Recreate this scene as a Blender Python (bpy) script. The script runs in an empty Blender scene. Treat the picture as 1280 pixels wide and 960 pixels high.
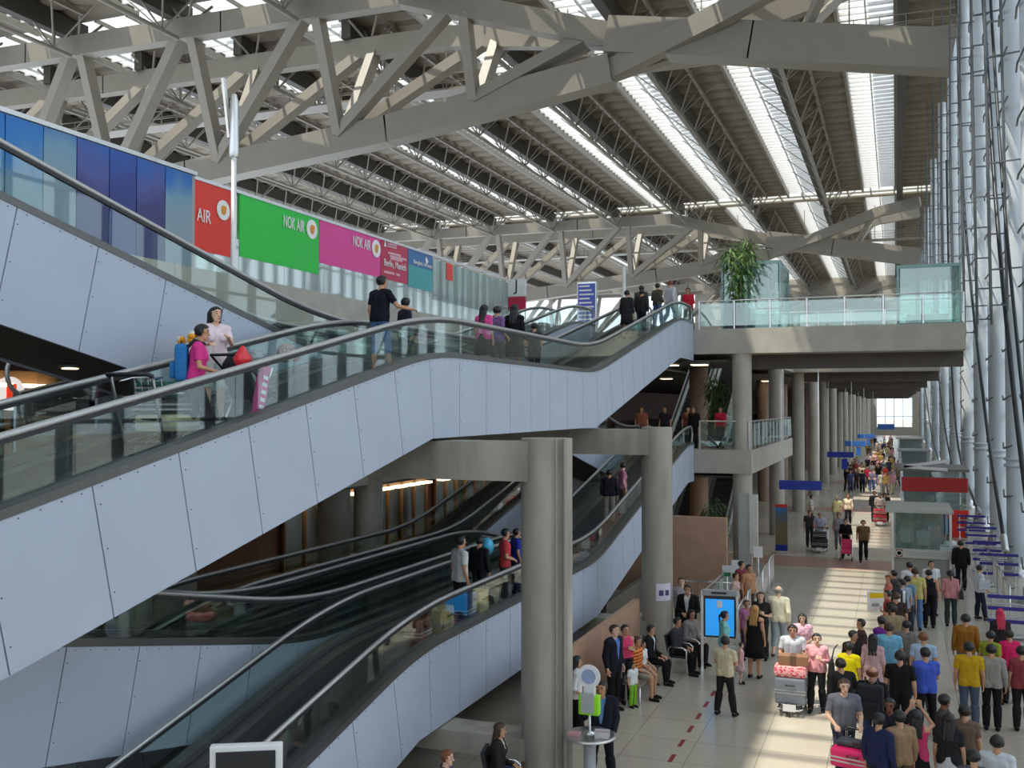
import bpy, bmesh, math, random
import numpy as np
from mathutils import Vector, Matrix
random.seed(7)
SC = bpy.context.scene
COL = SC.collection
R = math.radians
# ------------------------------------------------------------------ camera, sky, sun, exposure
YAW, PITCH, FPX = R(21.007), R(1.283), 1250.0
EYE = Vector((0.0, 0.0, 6.4))
cd = bpy.data.cameras.new('camera'); cam = bpy.data.objects.new('camera', cd); COL.objects.link(cam)
cam.location = EYE; cam.rotation_euler = (R(90) + PITCH, 0, YAW)
cd.sensor_width = 36.0; cd.lens = FPX / 1280 * 36.0; cd.clip_end = 2000; cd.clip_start = 0.05
SC.camera = cam
W = bpy.data.worlds.new('sky'); SC.world = W; W.use_nodes = True
bg = W.node_tree.nodes['Background']; bg.inputs[0].default_value = (0.80, 0.90, 1.0, 1); bg.inputs[1].default_value = 1.7
sd = bpy.data.lights.new('sun', 'SUN'); sun = bpy.data.objects.new('sun', sd); COL.objects.link(sun)
sd.energy = 16.0; sd.angle = R(0.6); sd.color = (1.0, 0.91, 0.77)
SUN = Vector((0.308, 0.30, -1.0)).normalized()
sun.rotation_euler = SUN.to_track_quat('-Z', 'Y').to_euler()
VS = SC.view_settings
SC.display_settings.display_device = 'sRGB'
VS.view_transform = 'Standard'; VS.look = 'None'; VS.gamma = 1.0; VS.use_curve_mapping = False; VS.exposure = 0.20
cy_ = SC.cycles
cy_.use_denoising = True; cy_.max_bounces = 7; cy_.diffuse_bounces = 4; cy_.glossy_bounces = 3; cy_.transmission_bounces = 4
cy_.transparent_max_bounces = 24; cy_.caustics_reflective = False; cy_.caustics_refractive = False; cy_.sample_clamp_indirect = 6.0

# ------------------------------------------------------------------ survey: where a sight line of the photograph meets a known plane
_f = Vector((-math.sin(YAW) * math.cos(PITCH), math.cos(YAW) * math.cos(PITCH), math.sin(PITCH)))
_r = Vector((math.cos(YAW), math.sin(YAW), 0)); _u = _r.cross(_f)
def sight(px, py): return _f + _r * ((px - 640) / FPX) - _u * ((py - 480) / FPX)
def onz(px, py, z=0.0):
    d = sight(px, py); return EYE + d * ((z - EYE.z) / d.z)
def onx(px, py, X):
    d = sight(px, py); return EYE + d * (X / d.x)
def ony(px, py, Y):
    d = sight(px, py); return EYE + d * (Y / d.y)

# ------------------------------------------------------------------ materials
MATS = {}
def _nt(name):
    m = bpy.data.materials.new(name); m.use_nodes = True
    nt = m.node_tree; b = nt.nodes['Principled BSDF']; return m, nt, b
def mat(name, col, rough=0.6, metal=0.0, var=0.06, scale=6.0, spec=0.5, bump=0.0, emit=None, estr=0.0, stretch=None):
    """a plain procedural surface: base colour broken up by noise"""
    if name in MATS: return MATS[name]
    m, nt, b = _nt(name); N = nt.nodes; L = nt.links
    b.inputs['Roughness'].default_value = rough; b.inputs['Metallic'].default_value = metal
    b.inputs['Specular IOR Level'].default_value = spec
    tc = N.new('ShaderNodeTexCoord'); no = N.new('ShaderNodeTexNoise'); no.inputs['Scale'].default_value = scale; no.inputs['Detail'].default_value = 4
    src = tc.outputs['Object']
    if stretch:
        mp = N.new('ShaderNodeMapping'); mp.inputs['Scale'].default_value = stretch; L.new(src, mp.inputs[0]); src = mp.outputs[0]
    L.new(src, no.inputs['Vector'])
    rp = N.new('ShaderNodeValToRGB')
    a = tuple(max(0, c * (1 - var)) for c in col); c2 = tuple(min(1, c * (1 + var)) for c in col)
    rp.color_ramp.elements[0].position = 0.3; rp.color_ramp.elements[1].position = 0.7
    rp.color_ramp.elements[0].color = (*a, 1); rp.color_ramp.elements[1].color = (*c2, 1)
    L.new(no.outputs['Fac'], rp.inputs[0]); L.new(rp.outputs[0], b.inputs['Base Color'])
    if bump:
        bp = N.new('ShaderNodeBump'); bp.inputs['Strength'].default_value = bump; L.new(no.outputs['Fac'], bp.inputs['Height']); L.new(bp.outputs[0], b.inputs['Normal'])
    if emit:
        b.inputs['Emission Color'].default_value = (*emit, 1); b.inputs['Emission Strength'].default_value = estr
    MATS[name] = m; return m
def s2l(r, g, b):
    f = lambda c: (c / 255 / 12.92) if c / 255 <= 0.04045 else ((c / 255 + 0.055) / 1.055) ** 2.4
    return (f(r), f(g), f(b))
def glass(name, tint, refl=0.10, rough=0.02, veil=0.0, veilcol=(0.8, 0.9, 0.9)):
    if name in MATS: return MATS[name]
    m = bpy.data.materials.new(name); m.use_nodes = True; nt = m.node_tree; N = nt.nodes; L = nt.links
    N.remove(N['Principled BSDF']); out = N['Material Output']
    t = N.new('ShaderNodeBsdfTransparent'); t.inputs[0].default_value = (*tint, 1)
    g = N.new('ShaderNodeBsdfGlossy'); g.inputs['Roughness'].default_value = rough; g.inputs[0].default_value = (0.9, 0.96, 0.95, 1)
    lw = N.new('ShaderNodeFresnel'); ge = N.new('ShaderNodeNewGeometry'); io = N.new('ShaderNodeMapRange'); io.inputs[3].default_value = 1.5; io.inputs[4].default_value = 1 / 1.5
    L.new(ge.outputs['Backfacing'], io.inputs[0]); L.new(io.outputs[0], lw.inputs['IOR'])
    ad = N.new('ShaderNodeMath'); ad.operation = 'MULTIPLY_ADD'; ad.inputs[1].default_value = 0.9; ad.inputs[2].default_value = refl * 0.3; ad.use_clamp = True
    L.new(lw.outputs[0], ad.inputs[0])
    mx = N.new('ShaderNodeMixShader'); L.new(ad.outputs[0], mx.inputs[0]); L.new(t.outputs[0], mx.inputs[1]); L.new(g.outputs[0], mx.inputs[2])
    last = mx
    if veil:
        d = N.new('ShaderNodeBsdfTranslucent'); d.inputs[0].default_value = (*veilcol, 1)
        d2 = N.new('ShaderNodeBsdfDiffuse'); d2.inputs[0].default_value = (*veilcol, 1)
        md = N.new('ShaderNodeMixShader'); md.inputs[0].default_value = 0.5; L.new(d.outputs[0], md.inputs[1]); L.new(d2.outputs[0], md.inputs[2])
        m2 = N.new('ShaderNodeMixShader'); m2.inputs[0].default_value = veil
        L.new(mx.outputs[0], m2.inputs[1]); L.new(md.outputs[0], m2.inputs[2]); last = m2
    L.new(last.outputs[0], out.inputs[0])
    MATS[name] = m; return m
def tiles(name, col, line, sx, sy, rough):
    m, nt, b = _nt(name); N = nt.nodes; L = nt.links
    tc = N.new('ShaderNodeTexCoord'); br = N.new('ShaderNodeTexBrick')
    br.offset = 0; br.inputs['Scale'].default_value = 1.0; br.inputs['Brick Width'].default_value = sx; br.inputs['Row Height'].default_value = sy
    br.inputs['Mortar Size'].default_value = 0.008; br.inputs['Mortar Smooth'].default_value = 0.2
    br.inputs['Color1'].default_value = (*col, 1); br.inputs['Color2'].default_value = (*[c * 0.94 for c in col], 1); br.inputs['Mortar'].default_value = (*line, 1)
    L.new(tc.outputs['Object'], br.inputs['Vector']); L.new(br.outputs['Color'], b.inputs['Base Color'])
    no = N.new('ShaderNodeTexNoise'); no.inputs['Scale'].default_value = 0.7; L.new(tc.outputs['Object'], no.inputs['Vector'])
    mr = N.new('ShaderNodeMapRange'); mr.inputs[3].default_value = rough * 0.75; mr.inputs[4].default_value = rough * 1.4
    L.new(no.outputs['Fac'], mr.inputs[0]); L.new(mr.outputs[0], b.inputs['Roughness'])
    MATS[name] = m; return m

PANEL = mat('blue_grey_panel', s2l(178, 187, 203), 0.42, 0.0, 0.03, 1.2)
SEAM = mat('dark_seam', (0.02, 0.022, 0.028), 0.7)
STEEL = mat('brushed_steel', (0.62, 0.62, 0.62), 0.28, 0.9, 0.05, 20)
SKIRT = mat('steel_skirt', (0.13, 0.13, 0.125), 0.35, 0.6, 0.08, 12)
RAIL = mat('handrail_grey', (0.50, 0.50, 0.50), 0.3, 0.55, 0.04, 8)
RUBBER = mat('black_rubber', (0.015, 0.015, 0.016), 0.45)
BELT = mat('walkway_belt', (0.06, 0.06, 0.062), 0.55, 0.2, 0.2, 30)
CONC = mat('fair_faced_concrete', s2l(160, 154, 142), 0.75, 0, 0.24, 1.5, bump=0.05, stretch=(1.6, 1.6, 0.35))
CONC2 = mat('pale_concrete', s2l(176, 170, 158), 0.7, 0, 0.10, 1.5, bump=0.04)
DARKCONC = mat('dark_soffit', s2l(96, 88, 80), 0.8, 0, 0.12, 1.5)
ROOFSTEEL = mat('painted_roof_steel', s2l(138, 132, 121), 0.5, 0, 0.04, 1.0)
ROOFPAN = mat('roof_lining', s2l(124, 114, 98), 0.7, 0, 0.12, 0.5)
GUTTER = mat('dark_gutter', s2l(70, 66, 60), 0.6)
TUBEW = mat('white_tube_paint', s2l(205, 212, 218), 0.4, 0.0, 0.03, 1)
CABLE = mat('dark_cable', (0.03, 0.035, 0.04), 0.4, 0.5)
BALGLASS = glass('balustrade_glass', (0.90, 0.95, 0.93), 0.05)
RAILGLASS = glass('railing_glass', (0.86, 0.95, 0.92), 0.30, veil=0.03, veilcol=(0.6, 0.85, 0.8))
WALLGLASS = glass('facade_glass', (0.96, 0.975, 0.98), 0.10)
ROOFGLASS = glass('skylight_glass', (0.93, 0.95, 0.96), 0.05, veil=0.38, veilcol=(0.5, 0.52, 0.53))
BROWN = mat('terracotta_wall', s2l(178, 140, 116), 0.55, 0, 0.1, 2)
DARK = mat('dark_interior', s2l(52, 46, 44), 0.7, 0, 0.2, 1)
WHITE = mat('white_paint', (0.78, 0.78, 0.78), 0.45)
BLACK = mat('black_plastic', (0.02, 0.02, 0.022), 0.45)
GREYP = mat('grey_plastic', (0.34, 0.35, 0.36), 0.45)
BLUESIGN = mat('blue_sign_face', s2l(20, 50, 160), 0.4)
BLUESEAT = mat('blue_enamel', s2l(50, 46, 136), 0.35)
ORANGEWOOD = mat('warm_wood_frame', s2l(112, 84, 58), 0.5, emit=s2l(255, 180, 90), estr=0.0)
LAMPW = mat('lamp_warm', (1, 0.8, 0.5), 0.5, emit=(1, 0.74, 0.42), estr=5.0)
LAMPC = mat('lamp_cool', (1, 1, 1), 0.5, emit=(1, 0.95, 0.85), estr=5.0)

# ------------------------------------------------------------------ mesh builder
class MB:
    def __init__(s): s.v = []; s.f = []; s.m = []; s.sm = []
    def add(s, vs, fs, m=0, sm=False):
        o = len(s.v); s.v += [tuple(v) for v in vs]
        for f in fs: s.f.append([i + o for i in f]); s.m.append(m); s.sm.append(sm)
        return s
    def box(s, x0, x1, y0, y1, z0, z1, m=0):
        v = [(x0, y0, z0), (x1, y0, z0), (x1, y1, z0), (x0, y1, z0), (x0, y0, z1), (x1, y0, z1), (x1, y1, z1), (x0, y1, z1)]
        return s.add(v, [(0, 3, 2, 1), (4, 5, 6, 7), (0, 1, 5, 4), (1, 2, 6, 5), (2, 3, 7, 6), (3, 0, 4, 7)], m)
    def rbox(s, x0, x1, y0, y1, z0, z1, b=0.02, m=0):
        """box with cut edges"""
        bm = bmesh.new(); bmesh.ops.create_cube(bm, size=1)
        for v in bm.verts: v.co = Vector(((x0 + x1) / 2 + v.co.x * (x1 - x0), (y0 + y1) / 2 + v.co.y * (y1 - y0), (z0 + z1) / 2 + v.co.z * (z1 - z0)))
        bmesh.ops.bevel(bm, geom=bm.edges[:], offset=b, segments=2, affect='EDGES', profile=0.6)
        bm.verts.index_update()
        s.add([v.co[:] for v in bm.verts], [[v.index for v in f.verts] for f in bm.faces], m); bm.free(); return s
    def bar(s, p, q, w, h, up=(0, 0, 1), m=0):
        p = Vector(p); q = Vector(q); d = (q - p).normalized(); u = Vector(up); x = d.cross(u)
        if x.length < 1e-4: x = d.cross(Vector((1, 0, 0)))
        x.normalize(); u = x.cross(d)
        a = x * (w / 2); b = u * (h / 2)
        v = [p - a - b, p + a - b, p + a + b, p - a + b, q - a - b, q + a - b, q + a + b, q - a + b]
        return s.add(v, [(0, 1, 2, 3), (7, 6, 5, 4), (0, 4, 5, 1), (1, 5, 6, 2), (2, 6, 7, 3), (3, 7, 4, 0)], m)
    def tube(s, pts, r, n=8, m=0, cap=True):
        pts = [Vector(p) for p in pts]; rs = r if isinstance(r, (list, tuple)) else [r] * len(pts)
        prev = None; rings = []
        for i, p in enumerate(pts):
            d = (pts[min(i + 1, len(pts) - 1)] - pts[max(i - 1, 0)]).normalized()
            if prev is None:
                x = d.orthogonal().normalized()
            else:
                x = (prev - d * prev.dot(d)).normalized()
            prev = x; y = d.cross(x)
            rings.append([p + (x * math.cos(2 * math.pi * k / n) + y * math.sin(2 * math.pi * k / n)) * rs[i] for k in range(n)])
        v = [c for g in rings for c in g]; f = []
        for i in range(len(pts) - 1):
            for k in range(n): f.append((i * n + k, i * n + (k + 1) % n, (i + 1) * n + (k + 1) % n, (i + 1) * n + k))
        s.add(v, f, m, True)
        if cap:
            s.add(rings[0], [list(range(n))[::-1]], m); s.add(rings[-1], [list(range(n))], m)
        return s
    def lathe(s, prof, c=(0, 0, 0), n=24, m=0, sx=1.0, sy=1.0):
        v = []; f = []; c = Vector(c)
        for r, z in prof:
            for k in range(n): a = 2 * math.pi * k / n; v.append((c.x + r * sx * math.cos(a), c.y + r * sy * math.sin(a), c.z + z))
        for i in range(len(prof) - 1):
            for k in range(n): f.append((i * n + k, i * n + (k + 1) % n, (i + 1) * n + (k + 1) % n, (i + 1) * n + k))
        s.add(v, f, m, True)
        s.add(v[:n], [list(range(n))[::-1]], m); s.add(v[-n:], [list(range(n))], m); return s
    def prism(s, poly, x0, x1, m=0):
        """polygon of (y, z) points run from x0 to x1"""
        n = len(poly); v = [(x0, y, z) for y, z in poly] + [(x1, y, z) for y, z in poly]
        f = [list(range(n))[::-1], list(range(n, 2 * n))] + [(i, (i + 1) % n, n + (i + 1) % n, n + i) for i in range(n)]
        return s.add(v, f, m)
    def band(s, ys, lo, hi, x0, x1, m=0):
        """solid strip along Y: bottom and top heights given at each y"""
        v = []; f = []
        for y, a, b in zip(ys, lo, hi): v += [(x0, y, a), (x1, y, a), (x1, y, b), (x0, y, b)]
        for i in range(len(ys) - 1):
            for k in range(4): f.append((i * 4 + k, (i + 1) * 4 + k, (i + 1) * 4 + (k + 1) % 4, i * 4 + (k + 1) % 4))
        n = len(ys); f.append((0, 1, 2, 3)); f.append(((n - 1) * 4 + 3, (n - 1) * 4 + 2, (n - 1) * 4 + 1, (n - 1) * 4))
        return s.add(v, f, m)
    def ell(s, c, r, n=12, m=0):
        v = []; f = []; k2 = n // 2; rr = r if isinstance(r, (tuple, list)) else (r, r, r)
        for i in range(1, k2):
            t = math.pi * i / k2
            for k in range(n): a = 2 * math.pi * k / n; v.append((c[0] + rr[0] * math.sin(t) * math.cos(a), c[1] + rr[1] * math.sin(t) * math.sin(a), c[2] + rr[2] * math.cos(t)))
        v += [(c[0], c[1], c[2] + rr[2]), (c[0], c[1], c[2] - rr[2])]; T = len(v) - 2
        for i in range(k2 - 2):
            for k in range(n): f.append((i * n + k, (i + 1) * n + k, (i + 1) * n + (k + 1) % n, i * n + (k + 1) % n))
        for k in range(n): f.append((T, k, (k + 1) % n)); f.append((T + 1, (k2 - 2) * n + (k + 1) % n, (k2 - 2) * n + k))
        return s.add(v, f, m, True)
    def mesh(s, name):
        me = bpy.data.meshes.new(name); me.from_pydata(s.v, [], s.f)
        me.polygons.foreach_set('material_index', s.m); me.polygons.foreach_set('use_smooth', s.sm); me.update()
        bm = bmesh.new(); bm.from_mesh(me); bmesh.ops.recalc_face_normals(bm, faces=bm.faces[:]); bm.to_mesh(me); bm.free()
        return me
    def build(s, name, mats, parent=None):
        me = s.mesh(name)
        for m in (mats if isinstance(mats, (list, tuple)) else [mats]): me.materials.append(m)
        return put(name, me, parent)
def put(name, me, parent=None):
    o = bpy.data.objects.new(name, me); COL.objects.link(o)
    if parent is not None:
        o.parent = parent
        if parent.name in WORLDP: o.matrix_parent_inverse = Matrix.Translation(-parent.location)
    return o
WORLDP = set()         # things whose parts are modelled in world space
def tag(o, label=None, cat=None, group=None, kind=None):
    if label: o['label'] = label
    if cat: o['category'] = cat
    if group: o['group'] = group
    if kind: o['kind'] = kind
    return o
def thing(name, label, cat, loc=(0, 0, 0), rz=0.0, group=None, world=False):
    o = bpy.data.objects.new(name, None); COL.objects.link(o); o.location = loc; o.rotation_euler = (0, 0, rz)
    o.empty_display_size = 0.2
    if world: WORLDP.add(o.name)
    return tag(o, label, cat, group)
def dup(o, loc=None, rz=None, label=None, scale=None):
    c = o.copy(); COL.objects.link(c)
    for ch in o.children:
        d = ch.copy(); COL.objects.link(d); d.parent = c
        for g in ch.children:
            e = g.copy(); COL.objects.link(e); e.parent = d
    if loc is not None: c.location = loc
    if rz is not None: c.rotation_euler = (0, 0, rz)
    if scale is not None: c.scale = (scale,) * 3
    if label: c['label'] = label
    return c
def struct(name, mb, mats, parent=None):
    o = mb.build(name, mats, parent)
    if parent is None: o['kind'] = 'structure'
    return o
def text(body, size, extr=0.004, align='CENTER'):
    cu = bpy.data.curves.new('lettering', 'FONT'); cu.body = body; cu.size = size; cu.extrude = extr; cu.align_x = align; cu.align_y = 'CENTER'; cu.resolution_u = 3
    o = bpy.data.objects.new('lettering', cu); COL.objects.link(o)
    dg = bpy.context.evaluated_depsgraph_get(); me = bpy.data.meshes.new_from_object(o.evaluated_get(dg))
    bpy.data.objects.remove(o); bpy.data.curves.remove(cu); return me
def words(body, size, loc, rot, m, parent, bold=0.0, sx=1.0, name='lettering'):
    me = text(body, size); me.materials.clear(); me.materials.append(m)
    o = put(name, me, parent); o.location = loc; o.rotation_euler = rot; o.scale = (sx, 1, 1); return o
FACE_X = (R(90), 0, R(90))     # a sign that looks towards +X
FACE_C = (R(90), 0, 0)         # a sign that looks back towards -Y
# ------------------------------------------------------------------ the shell: floors, slabs, columns, beams
Z1, Z2 = 4.7, 9.4                  # mezzanine and departures levels
FLOOR = tiles('cream_floor_tiles', s2l(190, 182, 166), s2l(140, 132, 118), 1.2, 1.2, 0.22)
FLOORB = tiles('grey_floor_tiles', s2l(170, 166, 158), s2l(120, 116, 108), 0.9, 0.9, 0.3)
struct('floor', MB().box(-45, 5.2, -25, 260, -0.3, 0), FLOOR)
struct('ground', MB().box(5.2, 160, -80, 420, -0.5, -0.05).box(-60, 5.2, 262, 520, -0.5, -0.05), mat('outside_paving', s2l(112, 114, 112), 0.9, 0, 0.25, 0.1))
pink = mat('pink_bridge_shadow', s2l(176, 140, 124), 0.3, 0, 0.12, 3)
struct('floor_shadow_band', MB().box(-7.5, 1.6, 41.5, 44.3, 0, 0.004).box(-7.5, 1.6, 64, 66.5, 0, 0.004).box(-7.5, 1.6, 88, 90.5, 0, 0.004), pink)  # pinkish shadows of the bridges, painted on the floor as bands
# red dashes let into the floor along the barrier line
dash = mat('red_tape', s2l(140, 50, 44), 0.6)
for i in range(12):
    y = 16.2 + i * 0.88
    d = MB().box(-3.90, -3.82, y, y + 0.42, 0, 0.003).build('floor_marking', dash); d['kind'] = 'structure'
# near mezzanine (under the photographer) and the slabs behind the ramps
struct('floor_near', MB().box(-7.2, 3.2, -10, 1.2, Z1 - 0.9, Z1).box(-36, -7.2, -25, 3.2, Z1 - 0.9, Z1), FLOORB)
def slab(name, x0, x1, y0, y1, z, t=0.95, m=None): return struct(name, MB().box(x0, x1, y0, y1, z - t, z).box(x0, x1 - 0.0, y0 + 0.02, y1, z, z + 0.02, 1), [m or CONC2, FLOORB])
slab('floor_mezzanine_west', -45, -14.2, 3.2, 39, Z1, 0.55)
slab('floor_departures_west', -45, -14.2, -25, 39, Z2)
for x0, x1, y0, y1 in ((-45, -5.2, 39.2, 46.6), (-45, -10.3, 46.6, 55.5), (-7.3, -5.2, 46.6, 55.5)): slab('floor_mezzanine', x0, x1, y0, y1, Z1, 0.9)
slab('floor_mezzanine_far', -45, -9.2, 55.5, 240, Z1, 0.9)
for x0, x1, y0, y1 in ((-45, -5.75, 39.2, 46.6), (-45, -10.3, 46.6, 56.5), (-7.3, -5.75, 46.6, 56.5), (-45, -5.75, 56.5, 240)): slab('floor_departures', x0, x1, y0, y1, Z2)
for k, y in enumerate((39.2, 62.0, 85.5, 108.5, 132.0, 156.0, 180.0, 204.0)):
    slab('floor_bridge', -5.75, 2.35, y, y + (6.0 if k == 0 else 5.0), Z2)
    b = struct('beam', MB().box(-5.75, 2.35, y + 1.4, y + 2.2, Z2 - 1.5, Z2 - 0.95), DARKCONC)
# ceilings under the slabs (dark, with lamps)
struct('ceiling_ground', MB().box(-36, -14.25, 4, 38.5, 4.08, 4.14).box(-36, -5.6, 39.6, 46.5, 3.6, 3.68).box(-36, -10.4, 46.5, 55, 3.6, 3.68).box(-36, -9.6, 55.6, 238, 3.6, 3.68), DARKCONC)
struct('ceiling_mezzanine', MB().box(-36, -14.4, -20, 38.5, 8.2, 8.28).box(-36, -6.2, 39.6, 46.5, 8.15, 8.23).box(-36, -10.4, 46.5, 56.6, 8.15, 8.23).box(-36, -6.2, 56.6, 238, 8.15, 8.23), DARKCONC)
# columns
def column(x, y, z1=8.4, r=0.42, m=CONC, lab='column'):
    mb = MB().lathe([(r, 0), (r, z1)], (x, y, 0), 36)
    return struct(lab, mb, m)
C1, C2 = (-5.55, 16.1), (-5.85, 25.8)
column(*C1, 5.86, 0.435); column(*C2, 5.86, 0.40)
struct('trim_pipe', MB().tube([(C1[0] + 0.42, C1[1] - 0.30, 0), (C1[0] + 0.42, C1[1] - 0.30, 5.86)], 0.045, 10).tube([(C1[0] + 0.30, C1[1] - 0.40, 0), (C1[0] + 0.30, C1[1] - 0.40, 5.86)], 0.02, 8), mat('pipe_paint', s2l(150, 146, 136), 0.4, 0.3))
for i, y in enumerate((39.6, 51.5, 63.4, 75.3, 87.2, 99.1, 111, 123, 135, 147, 159, 171, 183, 195, 207, 219, 231)):
    column(-5.6, y, 9.0 if i else 9.0, 0.37, CONC2)
    column(-8.4, y + 6, 8.6, 0.42, mat('warm_concrete', s2l(150, 126, 108), 0.7, 0, 0.1, 2))
for y in (20, 27.4): column(-16.5, y, 9.0, 0.5, CONC2)
for y in (12.5, 20, 28, 36): column(-24, y, 9.0, 0.5, CONC2)
# cross beams that carry the landings of the ramps
def crossbeam(y, zt, h, w, xe):
    mb = MB().box(-13.5, xe, y - w / 2, y + w / 2, zt - h, zt)
    mb.add([(-14.4, y - w / 2, zt), (-13.5, y - w / 2, zt), (-13.5, y - w / 2, zt - h), (-14.4, y - w / 2, zt - h * 0.5), (-14.4, y + w / 2, zt), (-13.5, y + w / 2, zt), (-13.5, y + w / 2, zt - h), (-14.4, y + w / 2, zt - h * 0.5)],
           [(0, 1, 2, 3), (7, 6, 5, 4), (0, 4, 5, 1), (3, 2, 6, 7), (0, 3, 7, 4)])
    return struct('beam_cross', mb, CONC)
for y in (C1[1], C2[1]):
    xe = C1[0] if y < 20 else C2[0]; crossbeam(y, 5.80, 0.66, 0.76, xe); crossbeam(y, 0.84, 0.36, 0.66, xe)
    # back columns under the far end of the cross beams
    column(-14.4, y, 5.4, 0.42)
# ---- left: shop walls behind the ramps, on the ground floor and on the mezzanine
SHOPW = mat('shop_wall', s2l(120, 92, 82), 0.6, 0, 0.1, 1)
struct('wall_left', MB().box(-30.3, -30, -20, 240, 0, Z2), SHOPW)
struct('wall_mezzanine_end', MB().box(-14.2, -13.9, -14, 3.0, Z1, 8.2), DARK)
# far end wall with the big bright window
struct('wall_far', MB().box(-45, -4.2, 240, 240.6, 0, 36).box(3.4, 5.2, 240, 240.6, 0, 36).box(-4.2, 3.4, 240, 240.6, 8.3, 36).box(-4.2, 3.4, 240, 240.6, 0, 1.8), CONC2)
wf = MB()
for k in range(5): wf.box(-4.2 + k * 1.86, -4.08 + k * 1.86, 240.1, 240.3, 1.8, 8.3)
wf.box(-4.2, 3.4, 240.1, 240.3, 4.1, 4.22)
w1 = struct('window_1', wf, STEEL); o = MB().box(-4.2, 3.4, 240.16, 240.2, 1.8, 8.3).build('pane', WALLGLASS, w1)
# ---- right: the glass facade with its tubes, rails and cables
FX = 4.9
fr = MB()
for z in [1.1] + [3.6 + 2.4 * k for k in range(14)]: fr.bar((FX - 0.05, -20, z), (FX - 0.05, 240, z), 0.09, 0.12)
for k in range(66): fr.bar((FX - 0.05, -20 + 4 * k, 0), (FX - 0.05, -20 + 4 * k, 36), 0.08, 0.14, (0, 1, 0))
for k in range(131): fr.box(FX + 0.03, FX + 0.42, -20 + 2 * k - 0.03, -20 + 2 * k + 0.03, 0, 36, 1)          # outer fins, added to block the bright outside at grazing view
wall_r = struct('window_2', fr, [mat('facade_metal', s2l(150, 155, 158), 0.4, 0.5), mat('fin_grey', s2l(66, 72, 76), 0.5)])
MB().box(FX, FX + 0.02, -20, 240, 0, 36).build('pane', WALLGLASS, wall_r)
# ------------------------------------------------------------------ the inclined moving walkways
TANA = 0.2126
KNEES = {True: (4.4, 15.5, 25.5, 36.55), False: (5.2, 15.0, 25.6, 37.9)}      # upper flight, lower flight: where it tilts and levels
def rise(y, ks):
    a, b, c, d = ks
    return TANA * (min(max(y, a), b) - a + min(max(y, c), d) - c)
def deck(y, z0, up, w=0.0):
    ks = KNEES[z0 > 1]; f = (lambda q: rise(q, ks)) if up else (lambda q: rise(ks[1] + ks[2] - q, ks))
    if w <= 0: return z0 + f(y)
    return z0 + sum(f(y + w * (k / 6.0)) for k in range(-6, 7)) / 13
def slope(y, z0, up): return (deck(y + 0.05, z0, up, 0.9) - deck(y - 0.05, z0, up, 0.9)) / 0.1
Y0R, Y1R = 2.2, 39.15
def ys_(a, b, st=0.35):
    n = max(1, int(math.ceil((b - a) / st))); return [a + (b - a) * i / n for i in range(n + 1)]
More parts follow.
